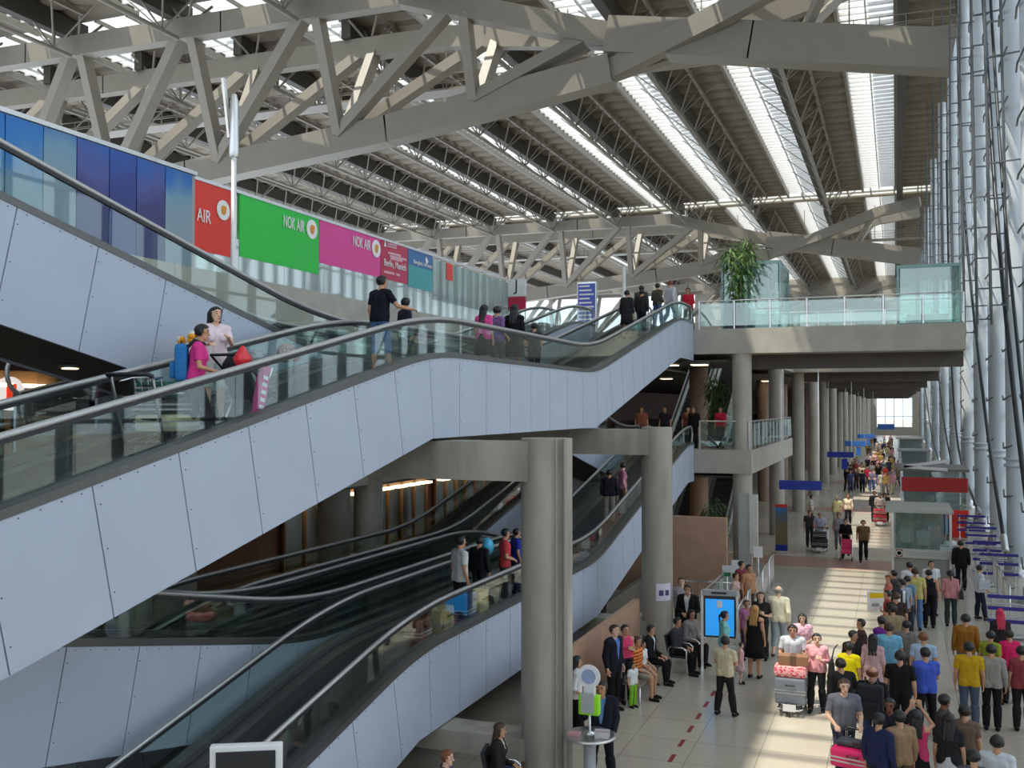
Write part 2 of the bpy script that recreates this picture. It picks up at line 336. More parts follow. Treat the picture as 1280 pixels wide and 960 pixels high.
def walkway(label, z0, up, xr, xl, y0=Y0R, side_panels=(True, True), seam0=7.73):
    """xr: outer face towards the hall, xl: outer face on the other side"""
    t = thing('moving_walkway', label, 'moving walkway', ((xr + xl) / 2, y0, 0), 0, 'inclined moving walkways', True)
    YB, YC = KNEES[z0 > 1][1:3]
    top = lambda y: deck(y, z0, up, 1.0) + 0.27
    bot = lambda y: deck(y, z0, up, 0.0) - 1.21
    ys = ys_(y0, Y1R)
    d = lambda y: deck(y, z0, up, 1.0)
    # the truss body behind the cladding, dark, with its soffit
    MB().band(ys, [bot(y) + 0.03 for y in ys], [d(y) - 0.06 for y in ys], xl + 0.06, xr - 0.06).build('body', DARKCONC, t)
    MB().band(ys, [d(y) - 0.05 for y in ys], [d(y) for y in ys], xl + 0.42, xr - 0.42).build('belt', BELT, t)
    # inner skirting on both sides of the belt
    sk = MB()
    for a, b in ((xr - 0.42, xr - 0.16), (xl + 0.16, xl + 0.42)):
        sk.band(ys, [d(y) - 0.05 for y in ys], [d(y) + 0.20 for y in ys], min(a, b), max(a, b))
    sk.build('inner_skirt', SKIRT, t)
    for side, xf in ((1, xr), (-1, xl)):
        xg = xf - side * 0.12
        # steel trim that holds the glass
        MB().band(ys, [top(y) - 0.06 for y in ys], [top(y) + 0.035 for y in ys], min(xf + side * 0.01, xf - side * 0.17), max(xf + side * 0.01, xf - side * 0.17)).build('deck_trim', SKIRT, t)
        if side_panels[0 if side == 1 else 1]:
            # cladding panels with seams square to the slope
            k0 = int(math.floor((y0 - seam0) / 1.27)); seams = []
            y = seam0 + 1.27 * k0
            while y < Y1R - 0.5: seams.append(y); y += 1.27
            seams = [y0] + [s for s in seams if s > y0 + 0.3] + [Y1R]
            for a, b in zip(seams[:-1], seams[1:]):
                ga, gb = a + 0.009, b - 0.009
                sa, sb = slope(a, z0, up) * 1.48, slope(b, z0, up) * 1.48
                if a == y0: sa = 0
                if b == Y1R: sb = 0
                tp = [(q, top(q) - 0.05) for q in ys_(ga, gb, 0.3)]
                lo = ys_(ga + sa, gb + sb, 0.3)
                if ga + sa < YB < gb + sb: lo = sorted(lo + [YB])
                if ga + sa < YC < gb + sb: lo = sorted(lo + [YC])
                bt = [(q, bot(q)) for q in lo][::-1]
                mb = MB().prism(tp + bt, min(xf, xf - side * 0.05), max(xf, xf - side * 0.05))
                if side == 1:                                   # fixings along the edges
                    for j in range(5):
                        f = (j + 0.5) / 5; q = ga + (gb - ga) * f
                        mb.box(xf, xf + 0.006, q - 0.006, q + 0.006, top(q) - 0.106, top(q) - 0.094, 1)
                    for j in range(3):
                        f = 0.18 + 0.32 * j; q = ga + 0.05 + sa * f; z = top(ga) * (1 - f) + bot(ga + sa) * f
                        mb.box(xf, xf + 0.006, q - 0.006, q + 0.006, z - 0.006, z + 0.006, 1)
                mb.build('cladding_panel', [PANEL, SEAM], t)
        # glass balustrade, pane by pane
        gy = y0 + 0.35; pan = []
        while gy < Y1R - 0.3:
            e = min(gy + 1.27, Y1R - 0.25); q = ys_(gy + 0.006, e - 0.006, 0.3)
            MB().band(q, [top(v) + 0.03 for v in q], [d(v) + 0.90 for v in q], xg - 0.006, xg + 0.006).build('glass_pane', BALGLASS, t); gy = e
        # handrail: rubber loop on a steel channel, rounded newel ends
        dh = lambda y: deck(y, z0, up, 1.5) + 0.93
        pts = [(xg, v, dh(v)) for v in ys_(y0 + 0.1, Y1R - 0.1, 0.3)]
        ze, zs = dh(Y1R), dh(y0)
        arc = lambda yc, zc, s: [(xg, yc + s * 0.34 * math.sin(a), zc - 0.34 + 0.34 * math.cos(a)) for a in [R(20 * i) for i in range(1, 10)]]
        full = arc(y0 + 0.1, dh(y0 + 0.1), -1)[::-1] + pts + arc(Y1R - 0.1, dh(Y1R - 0.1), 1)
        h = MB().tube([(x, y, z) for x, y, z in full], 0.036, 10).build('handrail', RAIL, t)
        hy = ys_(y0 + 0.1, Y1R - 0.1, 0.3)
        MB().band(hy, [dh(v) - 0.075 for v in hy], [dh(v) - 0.03 for v in hy], xg - 0.022, xg + 0.022).build('channel', RUBBER, h)
    return t
XA, XAl = -7.4, -9.25
XB, XBl = -9.5, -11.2
XC, XCl = -11.4, -13.1
walkway('ascending pale blue walkway above the column tops, closest to the hall', Z1, True, XA, XAl)
upB = walkway('descending pale blue walkway behind the upper ascending one, crossing it', Z1, False, XB, XBl, y0=-4.0, seam0=7.46)
walkway('ascending walkway farthest back at departures level, beside the poster wall', Z1, True, XC, XCl, y0=12.0)
walkway('ascending walkway behind the two round columns, down near the hall floor', 0.0, True, XA, XAl)
walkway('descending walkway behind the lower ascending one, its pale flank half hidden', 0.0, False, XB, XBl, seam0=7.0)
walkway('ascending walkway farthest back at ground level, in front of the dark shops', 0.0, True, XC, XCl)
# round downlights in the soffit of the descending ramp
def downlight(x, y, z, label, col=LAMPW):
    t = thing('downlight', label, 'downlight', (x, y, z), 0, 'downlights under the ramps')
    MB().lathe([(0.15, -0.02), (0.15, 0.03), (0.11, 0.03), (0.11, 0.0), (0.15, -0.02)][:3], (0, 0, 0), 20).build('ring', STEEL, t)
    MB().lathe([(0.11, -0.03), (0.09, -0.035)], (0, 0, 0), 20).build('lens', col, t)
    return t
def lane_deck(lane, level, y):
    z0 = Z1 if level else 0.0
    return deck(y, z0, lane != 'B', 1.0)
yy = 10.4
downlight(-10.35, yy, deck(yy, Z1, False) - 1.21, 'lit round downlight in the dark soffit above the round shop sign')
downlight(-10.35, 27.5, deck(27.5, Z1, False) - 1.2, 'lit round downlight between the two columns, the upper one')
downlight(-11.2, 30.5, 3.5 + 0.9, 'lit round downlight between the two columns, the lower one')
# ------------------------------------------------------------------ the great roof
ZR = 36.0
FROST = glass('frosted_skylight', (0.5, 0.52, 0.54), 0.05, veil=0.9, veilcol=(0.66, 0.7, 0.74))
STX = [-1.9 - 9.78 * k for k in range(16)]        # skylight strips run along the hall
CL = 0.15
SW = 1.95                                           # half width of a strip
def roof_panel(x0, x1, y0, y1):
    """ribbed lining: shallow baffles across the strip"""
    mb = MB(); n = int((y1 - y0) / 2.5); v = []; f = []; k = 0
    for i in range(n):
        a = y0 + (y1 - y0) * i / n; w = (y1 - y0) / n
        for s_, dz in ((0.0, 0.0), (0.22, -0.34), (0.58, -0.42), (0.86, -0.28)):
            v += [(x0, a + w * s_, ZR + dz), (x1, a + w * s_, ZR + dz)]; k += 1
    v += [(x0, y1, ZR), (x1, y1, ZR)]
    for i in range(k): f.append((2 * i, 2 * i + 1, 2 * i + 3, 2 * i + 2))
    mb.add(v, f); mb.box(x0, x1, y0, y1, ZR + 0.02, ZR + 0.3)
    return struct('ceiling', mb, ROOFPAN)
BAYS = [(-34, 59.4), (65.2, 143.4), (149.2, 240)]
for k, sx in enumerate(STX):
    xr = 4.9 if k == 0 else STX[k - 1] - SW
    for (a, b) in BAYS:
        roof_panel(sx + SW, xr, a, b)
roof_panel(STX[-1] - 14, STX[-1] - SW, -34, 58); roof_panel(STX[-1] - 14, STX[-1] - SW, 66, 142)
n_w = 3
for a, b in ((64.4, 65.2), (148.4, 149.2)): struct('ceiling_strip', MB().box(-165, 4.9, a, b, ZR - 0.1, ZR + 0.3), ROOFPAN)
for a, b in ((59.4, 64.4), (143.4, 148.4)):          # a glazed band lies over each great truss
    fr = MB()
    for x in range(-150, 5, 3): fr.bar((x, a, ZR - 0.05), (x, b, ZR - 0.05), 0.16, 0.3)
    fr.bar((-160, (a + b) / 2, ZR), (4.9, (a + b) / 2, ZR), 0.16, 0.25)
    w = struct('window_%d' % n_w, fr, ROOFSTEEL); n_w += 1
    MB().box(-165, 4.9, a, b, ZR + 0.1, ZR + 0.14).build('pane', ROOFGLASS, w)
if True: pass
for k, sx in enumerate(STX):
    for bi, (a, b) in enumerate(BAYS):
        fr = MB()
        fr.box(sx - SW - 0.25, sx - SW, a, b, ZR - 0.55, ZR + 0.3, 0); fr.box(sx + SW, sx + SW + 0.25, a, b, ZR - 0.55, ZR + 0.3, 0)
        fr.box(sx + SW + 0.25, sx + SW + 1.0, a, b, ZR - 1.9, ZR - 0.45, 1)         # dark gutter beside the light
        fr.box(sx - 0.06, sx + 0.06, a, b, ZR - 0.3, ZR - 0.1, 2)
        y = a + 0.6
        while y < b:
            fr.bar((sx - SW, y, ZR - 0.02), (sx + SW, y, ZR - 0.02), 0.14, 0.24, m=2); y += 1.3
        if True:
            w = struct('window_%d' % n_w, fr, [ROOFSTEEL, GUTTER, WHITE]); n_w += 1
            MB().box(sx - SW, sx + CL, a, b, ZR + 0.1, ZR + 0.14).build('pane', ROOFGLASS, w); MB().box(sx + CL, sx + SW, a, b, ZR + 0.1, ZR + 0.14).build('pane', FROST, w)
STRUT = {}
# purlin trusses along the hall: a tube below the roof held by V struts
def purlin(x, a, b, zb, label):
    t = thing('purlin_truss', label, 'purlin truss', (x, a, zb), 0, 'purlin trusses under the roof', True)
    MB().tube([(x, a, zb), (x, b, zb)], 0.17, 8).build('bottom_tube', ROOFSTEEL, t)
    up = MB()
    for dx in (-1.4, 1.4): up.bar((x + dx, a, ZR - 0.7), (x + dx, b, ZR - 0.7), 0.24, 0.34)
    up.build('top_rails', ROOFSTEEL, t)
    y = a + 2.2; v = None
    while y < b - 1:
        for dx in (-1.4, 1.4):
            if STRUT.get(dx) is None:
                STRUT[dx] = MB().tube([(0, 0, 0), (dx, -1.6, ZR - 0.8 - zb)], 0.075, 6).tube([(0, 0, 0), (dx, 1.6, ZR - 0.8 - zb)], 0.06, 6).mesh('v_strut'); STRUT[dx].materials.append(ROOFSTEEL)
                STRUT[dx * 2] = MB().tube([(0, 0, 0), (dx * 2.6, 0.4, ZR - 0.6 - zb)], 0.05, 6).mesh('side_stay'); STRUT[dx * 2].materials.append(ROOFSTEEL)
            o = put('v_strut', STRUT[dx], t); o.location = (x, y, zb)
            o = put('side_stay', STRUT[dx * 2], t); o.location = (x, y, zb)
        y += 6.4
    return t
ordn = ['first', 'second', 'third', 'fourth', 'fifth', 'sixth', 'seventh', 'eighth', 'ninth', 'tenth', 'eleventh']
PX = [sx + 3.6 for sx in STX]
for k, x in enumerate(PX[:11]):
    if k: purlin(x, -30, 57, 32.4, 'pale tubular purlin with V struts before the big truss, %s in from the glass facade' % ordn[k])
for k, x in enumerate(PX[:11]):
    if k: purlin(x, 67, 141, 32.4, 'pale tubular purlin with V struts between both trusses, %s in from the glass facade' % ordn[k])
for k, x in enumerate(PX[:5]):
    if k: purlin(x, 151, 238, 32.4, 'pale tubular purlin beyond the distant truss, %s in from the glass facade' % ordn[k])
# main trusses across the hall: two top chords, one bottom chord that meets them over the ramps
def lerp(p, x):
    for (a, za), (b, zb) in zip(p[:-1], p[1:]):
        if a <= x <= b: return za + (zb - za) * (x - a) / (b - a)
    return p[0][1] if x < p[0][0] else p[-1][1]
BOT = [(-112, 21.0), (-68, 22.3), (-50, 24.0), (-33, 25.7), (-17, 28.0), (-10, 30.0), (-2, 32.6), (3.2, 33.4)]
TOP = [(-112, 33.6), (-30, 33.3), (-17, 30.2), (-8, 28.6), (3.2, 26.6)]
def main_truss(yc, label):
    t = thing('roof_truss', label, 'roof truss', (-15, yc, 26), 0, 'main roof trusses', True)
    H = 4.0
    off = lambda x: H if x < -30 else max(0.0, H * (-17 - x) / 13.0)          # top chords run together over the crossing
    mb = MB(); xs = [-112, -68, -50, -33, -17]
    for a, b in zip(xs[:-1], xs[1:]): mb.bar((a, yc, lerp(BOT, a)), (b + 0.1, yc, lerp(BOT, b)), 1.5, 1.9)
    mb.build('bottom_chord', ROOFSTEEL, t)
    for s in (-1, 1):
        mb = MB(); xs = [-112, -62, -44, -30, -17]
        for a, b in zip(xs[:-1], xs[1:]): mb.bar((a, yc + s * off(a), lerp(TOP, a)), (b + 0.1, yc + s * off(b), lerp(TOP, b)), 1.0, 1.5)
        mb.build('top_chord', ROOFSTEEL, t)
        mb = MB()                                                              # beyond the crossing the chords fork upwards
        xs = [-17, -10, -2, 3.2]
        for a, b in zip(xs[:-1], xs[1:]): mb.bar((a, yc + s * (a + 17) * 0.2, lerp(BOT, a)), (b, yc + s * (b + 17) * 0.2, lerp(BOT, b)), 0.9, 1.3)
        mb.build('fork_chord', ROOFSTEEL, t)
    mb = MB(); xs = [-17, -8, 3.2]
    for a, b in zip(xs[:-1], xs[1:]): mb.bar((a - 0.1, yc, lerp(TOP, a)), (b, yc, lerp(TOP, b)), 1.7, 2.3)
    mb.build('end_beam', ROOFSTEEL, t)
    nodes = [-108, -97.9, -87.7, -77.5, -67.3, -57.2, -47.1, -36.8, -26.4, -17.0]
    for i, x in enumerate(nodes[:-1]):
        for s in (-1, 1):
            b = (x, yc + s * 0.4, lerp(BOT, x) + 0.5)
            zt = lerp(TOP, x) - 0.3
            MB().bar(b, (x + 0.4, yc + s * off(x), zt), 0.95, 0.65, (1, 0, 0)).build('brace', ROOFSTEEL, t)
            x2 = nodes[i + 1] - (0.6 if i < 8 else 1.5)
            MB().bar(b, (x2, yc + s * off(x2), lerp(TOP, x2) - 0.3), 0.75, 0.95, (0, 1, 0)).build('brace', ROOFSTEEL, t)
    for x in (-10.5, -5.0):
        for s in (-1, 1): MB().bar((x, yc, lerp(TOP, x) + 0.8), (x + 2.2, yc + s * (x + 19.2) * 0.2, lerp(BOT, x + 2.2) - 0.3), 0.5, 0.5).build('brace', ROOFSTEEL, t)
    for x in nodes[:-1]:
        for s in (-1, 1):
            mb = MB()
            for k in range(4):
                a = R(45 + 90 * k); mb.tube([(x, yc + s * off(x), lerp(TOP, x) + 0.3), (x + 1.7 * math.cos(a), yc + s * off(x) + 1.6 * math.sin(a), ZR - 0.7)], 0.10, 6)
            mb.build('node_prop', ROOFSTEEL, t)
    return t
main_truss(62, 'great pale steel truss crossing over the ramps, nearer of the two in full view')
main_truss(146, 'great pale steel truss farther off, above the potted tree and departures railing')
main_truss(230, 'distant pale steel truss seen small beyond the second one')
# service gantries across the bays, with open bays where light falls through
def gantry(y, x0, x1, z, label):
    t = thing('hanging_gantry', label, 'gantry', ((x0 + x1) / 2, y, z), 0, None, True)
    mb = MB(); mb.box(x0, x1, y - 0.9, y + 0.9, z - 0.15, z)
    mb.build('walkway', ROOFSTEEL, t)
    mb = MB()
    for s in (-0.9, 0.9):
        for h in (0.55, 1.05): mb.bar((x0, y + s, z + h), (x1, y + s, z + h), 0.06, 0.06)
        x = x0
        while x <= x1: mb.bar((x, y + s, z), (x, y + s, z + 1.05), 0.06, 0.06); x += 1.6
    mb.build('guard_rails', ROOFSTEEL, t)
    mb = MB(); x = -1.9 - 9.78 * 10 - 1
    while x < x1: mb.tube([(x, y, z), (x, y, ZR - 0.4)], 0.05, 6); x += 9.8
    mb.build('hangers', ROOFSTEEL, t)
gantry(69.5, -100, 4.0, 30.6, 'railed service gantry hung behind the nearer great truss')
gantry(154, -80, 4.0, 30.6, 'railed service gantry hung behind the farther great truss')
# ------------------------------------------------------------------ facade tubes and stay cables
FMET = mat('facade_dark_steel', s2l(104, 108, 110), 0.45, 0.4)
tubes = (36.6, 42.5, 50.0, 59.0, 70.0, 84.0, 102.0, 125.0, 155.0, 195.0)
for i, y in enumerate(tubes):
    lab = 'white steel tube column of the glass facade, %s from the near end' % (ordn + ['twelfth'])[i]
    t = thing('tube_column', lab, 'column', (4.25, y, 0), 0, 'white tube columns of the facade')
    MB().lathe([(0.35, 0), (0.35, 35.0)], (0, 0, 0), 28).build('shaft', TUBEW, t)
    r = MB()
    for z in (4.15, 4.4): r.lathe([(0.35, z - 0.07), (0.43, z - 0.05), (0.43, z + 0.05), (0.35, z + 0.07)], (0, 0, 0), 28)
    r.build('collar', TUBEW, t)
    MB().lathe([(0.62, 0), (0.62, 0.10), (0.46, 0.14), (0.43, 0.5)], (0, 0, 0), 28).build('base_plate', STEEL, t)
    b = MB()
    for k in range(18): b.bar((0.3, 0, 1.1 + 1.85 * k), (0.62, 0, 1.1 + 1.85 * k), 0.10, 0.10); b.tube([(-0.30, -1.5, 1.25 + 1.85 * k), (-0.42, 0, 1.1 + 1.85 * k), (-0.30, 1.5, 1.25 + 1.85 * k)], 0.035, 6)
    b.build('glass_arms', FMET, t)
    if True:                                       # slender lattice of the cable truss beside each tube
        l = MB()
        for q in (-0.75, -1.25): l.tube([(q, 0.5, 9.6), (q - 0.12, 0.5, 22), (q, 0.5, 35.4)], 0.05, 6)
        for k in range(22): l.bar((-0.75, 0.5, 9.8 + 1.2 * k), (-1.30, 0.5, 9.8 + 1.2 * k), 0.05, 0.05)
        for k in range(7): l.bar((-0.2, 0.2, 11 + 3.6 * k), (-1.30, 0.5, 11 + 3.6 * k), 0.05, 0.05)
        l.build('cable_truss', FMET, t)
def cable(px, X, r, label):
    p = [onx(a, b, X) for a, b in px]
    pts = []
    for i in range(len(p) - 1):
        for k in range(4):
            s_ = k / 4; p0, p1, p2, p3 = p[max(i - 1, 0)], p[i], p[i + 1], p[min(i + 2, len(p) - 1)]
            pts.append(0.5 * ((2 * p1) + (p2 - p0) * s_ + (2 * p0 - 5 * p1 + 4 * p2 - p3) * s_ ** 2 + (3 * p1 - p0 - 3 * p2 + p3) * s_ ** 3))
    pts.append(p[-1])
    t = thing('stay_cable', label, 'cable', p[-1], 0, 'dark stay cables of the facade', True)
    MB().tube(pts, r, 6).build('strand', CABLE, t)
    MB().tube([p[-1], p[-1] + (p[-2] - p[-1]).normalized() * 0.9], r * 1.8, 8).build('turnbuckle', STEEL, t)
cable([(1195, -20), (1204, 240), (1227, 480), (1257, 690)], 3.65, 0.07, 'dark curved stay cable ending at the blue trolley bars, second from the edge')
cable([(1228, -20), (1244, 240), (1266, 480), (1292, 690)], 3.45, 0.075, 'dark curved stay cable crossing before the outermost white tube')
cable([(1237, -20), (1254, 240), (1277, 480), (1300, 690)], 3.45, 0.055, 'thinner dark stay cable alongside the outermost one')
cable([(1183, 200), (1188, 420), (1198, 560), (1224, 642)], 3.7, 0.07, 'dark curved stay cable third from the edge, before the slim tubes')
cable([(1160, 330), (1170, 440), (1182, 540), (1196, 604)], 3.75, 0.07, 'dark curved stay cable fourth from the edge, over the kiosk roofs')
cable([(1147, 400), (1155, 470), (1164, 540), (1178, 590)], 3.8, 0.07, 'dark curved stay cable farthest down the hall')
# ------------------------------------------------------------------ railings
def railing(a, b, z, label, group='glass railings', h=1.08, skirt=0.12, step=1.35):
    a = Vector((*a, z)); b = Vector((*b, z)); d = (b - a); L = d.length; d.normalize()
    t = thing('glass_railing', label, 'railing', a, math.atan2(d.y, d.x), group)
    n = max(1, round(L / step)); w = L / n
    for i in range(n + 1): MB().box(i * w - 0.025, i * w + 0.025, -0.02, 0.02, 0, h).build('post', STEEL, t)
    for i in range(n): MB().box(i * w + 0.05, (i + 1) * w - 0.05, -0.006, 0.006, skirt, h - 0.08).build('glass_pane', RAILGLASS, t)
    MB().tube([(-0.03, 0, h + 0.02), (L + 0.03, 0, h + 0.02)], 0.028, 10).build('top_rail', STEEL, t)
    return t
railing((-7.2, 39.3), (2.3, 39.3), Z2 + 0.02, 'long glass railing along the front edge of the departures bridge')
railing((-5.85, 45.3), (2.3, 45.3), Z2 + 0.02, 'glass railing along the back edge of the departures bridge')
railing((-7.2, 39.32), (-5.3, 39.32), Z1 + 0.02, 'short glass railing on the mezzanine beside the third column')
railing((-5.28, 39.5), (-5.28, 55.3), Z1 + 0.02, 'glass railing along the mezzanine balcony above the hall')
for y in (62.0, 85.5): railing((-5.7, y + 0.1), (2.3, y + 0.1), Z2 + 0.02, 'glass railing on the %s bridge down the hall' % ('second' if y < 70 else 'third'))
# ------------------------------------------------------------------ departures: poster wall and airline wall
def poster_mat(name, top, mid, low, sc):
    m, nt, b = _nt(name); N = nt.nodes; L = nt.links; b.inputs['Roughness'].default_value = 0.35
    tc = N.new('ShaderNodeTexCoord'); sp = N.new('ShaderNodeSeparateXYZ'); L.new(tc.outputs['Generated'], sp.inputs[0])
    no = N.new('ShaderNodeTexNoise'); no.inputs['Scale'].default_value = sc; L.new(tc.outputs['Object'], no.inputs['Vector'])
    ma = N.new('ShaderNodeMath'); ma.operation = 'MULTIPLY_ADD'; ma.inputs[1].default_value = 0.55; sc_ = N.new('ShaderNodeMath'); sc_.operation = 'MULTIPLY'; sc_.inputs[1].default_value = 0.72; L.new(sp.outputs['Z'], sc_.inputs[0]); L.new(no.outputs['Fac'], ma.inputs[0]); L.new(sc_.outputs[0], ma.inputs[2])
    rp = N.new('ShaderNodeValToRGB'); e = rp.color_ramp.elements
    e[0].position = 0.66; e[0].color = (*low, 1); e[1].position = 1.25 if False else 1.0; e[1].color = (*top, 1)
    k = e.new(0.85); k.color = (*mid, 1)
    L.new(ma.outputs[0], rp.inputs[0]); L.new(rp.outputs[0], b.inputs['Base Color']); return m
PM = [poster_mat('sky_poster', s2l(20, 110, 190), s2l(40, 120, 190), s2l(110, 140, 160), 0.8),
      poster_mat('pale_poster', s2l(20, 100, 180), s2l(110, 150, 175), s2l(130, 150, 165), 0.6),
      poster_mat('violet_poster', s2l(30, 90, 170), s2l(70, 80, 150), s2l(50, 50, 110), 1.1),
      poster_mat('deep_blue_poster', s2l(25, 80, 165), s2l(35, 60, 140), s2l(30, 45, 120), 0.9)]
pw = thing('poster_wall', 'tall wall of blue travel posters behind the descending ramp', 'poster wall', (-17, 8, Z2), 0, None, True)
MB().box(-17.25, -17.05, 4.0, 21.3, Z2 + 0.02, 12.45).build('back_panel', GREYP, pw)
ed = [onx(p, 200, -17).y for p in (-120, -70, -30, 6, 54, 96, 137, 171, 207, 241)]
for i, (a, b) in enumerate(zip(ed[:-1], ed[1:])):
    MB().box(-17.05, -17.0, a + 0.015, b - 0.015, Z2 + 0.25, 12.4).build('poster', PM[(0, 1, 0, 0, 1, 2, 3, 2, 1)[i]], pw)
MB().box(-17.27, -16.97, 4.0, 21.3, 12.42, 12.52).build('top_trim', STEEL, pw)
AWX = -20.0
def awy(px): return onx(px, 300, AWX).y
aw = thing('airline_wall', 'long glass wall with red, green and pink airline panels', 'advertising wall', (AWX, awy(230), Z2), 0, None, True)
RED = mat('red_vinyl', s2l(225, 48, 30), 0.4); GREEN = mat('green_vinyl', s2l(20, 195, 60), 0.4); PINK = mat('pink_vinyl', s2l(225, 60, 150), 0.4)
DRED = mat('crimson_vinyl', s2l(190, 35, 75), 0.4); TEAL = mat('blue_vinyl', s2l(55, 110, 165), 0.4); TEAL2 = mat('teal_vinyl', s2l(60, 160, 165), 0.4)
FROSTED = glass('frosted_wall_glass', (0.6, 0.72, 0.7), 0.35, veil=0.55, veilcol=(0.62, 0.70, 0.69))
CLEARW = glass('lower_wall_glass', (0.66, 0.78, 0.76), 1.5, rough=0.04, veil=0.35, veilcol=(0.75, 0.82, 0.80))
ZT, ZV = 13.35, 11.55
secs = [(200, 288.5, RED), (299, 398, GREEN), (398.6, 475, PINK), (475.8, 509, DRED), (509.6, 540, TEAL)]
for i, (a, b, m) in enumerate(secs):
    MB().box(AWX - 0.04, AWX + 0.02, awy(a), awy(b), ZV + (-0.35, -0.25, 0.2, 0.2, 0.15)[i], ZT).build('airline_panel', m, aw)
MB().box(AWX + 0.02, AWX + 0.03, awy(509.6), awy(540), ZV + 0.12, ZV + 1.1).build('airline_panel', TEAL2, aw)
for k in range(10):
    a = 540.6 + k * 9.6; b = a + 9.0
    MB().box(AWX - 0.03, AWX + 0.02, awy(a), awy(b), ZV - 0.2, ZT - 0.1).build('frosted_pane', FROSTED, aw)
low = [awy(200 + (636 - 200) * 0 )]
y = awy(232); yend = awy(636)
while y < yend:
    MB().box(AWX - 0.03, AWX + 0.01, y + 0.01, min(y + 1.3, yend) - 0.01, Z2 + 0.05, ZV + 0.3).build('lower_pane', CLEARW, aw); y += 1.3
y = awy(232)
while y <= yend + 0.1:
    MB().box(AWX - 0.14, AWX - 0.05, y - 0.04, y + 0.04, Z2 + 0.02, ZT).build('mullion', STEEL, aw); y += 2.6
MB().box(AWX - 0.16, AWX + 0.05, awy(200), yend, ZT, ZT + 0.1).build('top_rail', STEEL, aw)
MB().box(-26, -25.8, awy(200) - 6, yend, Z2 + 0.02, ZT).build('back_partition', mat('dim_back_wall', s2l(150, 156, 156), 0.7), aw)
WL = mat('white_lettering', (0.85, 0.85, 0.85), 0.5); BEAK = mat('orange_emblem', s2l(225, 150, 50), 0.5)
def awords(body, p0, p1, yc, hpx, bold=True, m=WL):
    a = onx(p0, yc, AWX); b = onx(p1, yc, AWX); c = (a + b) / 2
    me = text(body, 1.0, 0.01); xs = [v.co.x for v in me.vertices]; ysv = [v.co.y for v in me.vertices]
    wd, ht = max(xs) - min(xs), max(ysv) - min(ysv); cx, cyy = (max(xs) + min(xs)) / 2, (max(ysv) + min(ysv)) / 2
    for v in me.vertices: v.co.x -= cx; v.co.y -= cyy
    tdep = (c - EYE).dot(_f); H = hpx * tdep / FPX
    me.materials.clear(); me.materials.append(m)
    o = put('lettering', me, aw); o.location = (AWX + 0.05, c.y, c.z); o.rotation_euler = FACE_X; o.scale = ((b.y - a.y) / wd, H / ht, 1)
    return o
def emblem(px, py, rpx):
    c = onx(px, py, AWX); tdep = (c - EYE).dot(_f); r = rpx * tdep / FPX
    mb = MB(); n = 28
    mb.add([(AWX + 0.035, c.y + r * math.cos(2 * math.pi * k / n), c.z + r * math.sin(2 * math.pi * k / n)) for k in range(n)] + [(AWX + 0.06, c.y + r * math.cos(2 * math.pi * k / n), c.z + r * math.sin(2 * math.pi * k / n)) for k in range(n)],
           [list(range(n)), list(range(n, 2 * n))] + [(k, (k + 1) % n, n + (k + 1) % n, n + k) for k in range(n)])
    e = mb.build('emblem', WL, aw)
    MB().ell((AWX + 0.062, c.y, c.z), (0.015, r * 0.42, r * 0.5), 14).ell((AWX + 0.066, c.y + r * 0.2, c.z + r * 0.25), (0.015, r * 0.3, r * 0.22), 12).build('beak', BEAK, e)
awords('NOK AIR', 214, 262, 266, 17); emblem(277.5, 263, 12.5)
awords('NOK AIR', 353, 379, 280, 15); emblem(388.5, 287, 12)
awords('NOK AIR', 440, 462, 304, 13); emblem(469, 311, 11)
awords('Berlin, Munich', 479, 506, 332, 10); awords('Bangkok Airways', 516, 539, 331, 6.5)
def abar(p0, p1, y0, y1, name='print_line'):
    a = onx(p0, y0, AWX); b = onx(p1, y1, AWX)
    MB().add([(AWX + 0.03, a.y, a.z), (AWX + 0.03, b.y, b.z), (AWX + 0.03, b.y, b.z - 0.10), (AWX + 0.03, a.y, a.z - 0.10), (AWX + 0.045, a.y, a.z), (AWX + 0.045, b.y, b.z), (AWX + 0.045, b.y, b.z - 0.10), (AWX + 0.045, a.y, a.z - 0.10)],
             [(0, 1, 2, 3), (7, 6, 5, 4), (0, 4, 5, 1), (1, 5, 6, 2), (2, 6, 7, 3), (3, 7, 4, 0)]).build(name, mat('pale_print', s2l(225, 170, 185), 0.6), aw)
abar(484, 500, 314.5, 318.5); abar(486, 507, 318.5, 323.5); abar(487, 502, 321.5, 325); abar(479, 492, 338, 341); abar(494, 499, 341.5, 343)
def tri(pts, name):
    p = [onx(x, y, AWX) for x, y in pts]; n = len(p)
    MB().add([(AWX + 0.03, q.y, q.z) for q in p] + [(AWX + 0.045, q.y, q.z) for q in p], [list(range(n)), list(range(n, 2 * n))] + [(k, (k + 1) % n, n + (k + 1) % n, n + k) for k in range(n)]).build(name, WL, aw)
tri([(479, 308), (480.5, 300.5), (482, 308.5)], 'emblem_mark'); abar(483.2, 495, 303.5, 306.5); abar(483.2, 495, 305.5, 308.5)
tri([(532, 321), (534.5, 327), (532.6, 331), (530.5, 325)], 'emblem_mark')
# red mark on a frosted pane
c = onx(561, 340, AWX); MB().box(AWX + 0.02, AWX + 0.05, c.y - 0.35, c.y + 0.35, c.z - 0.4, c.z + 0.4).build('red_mark', RED, aw)
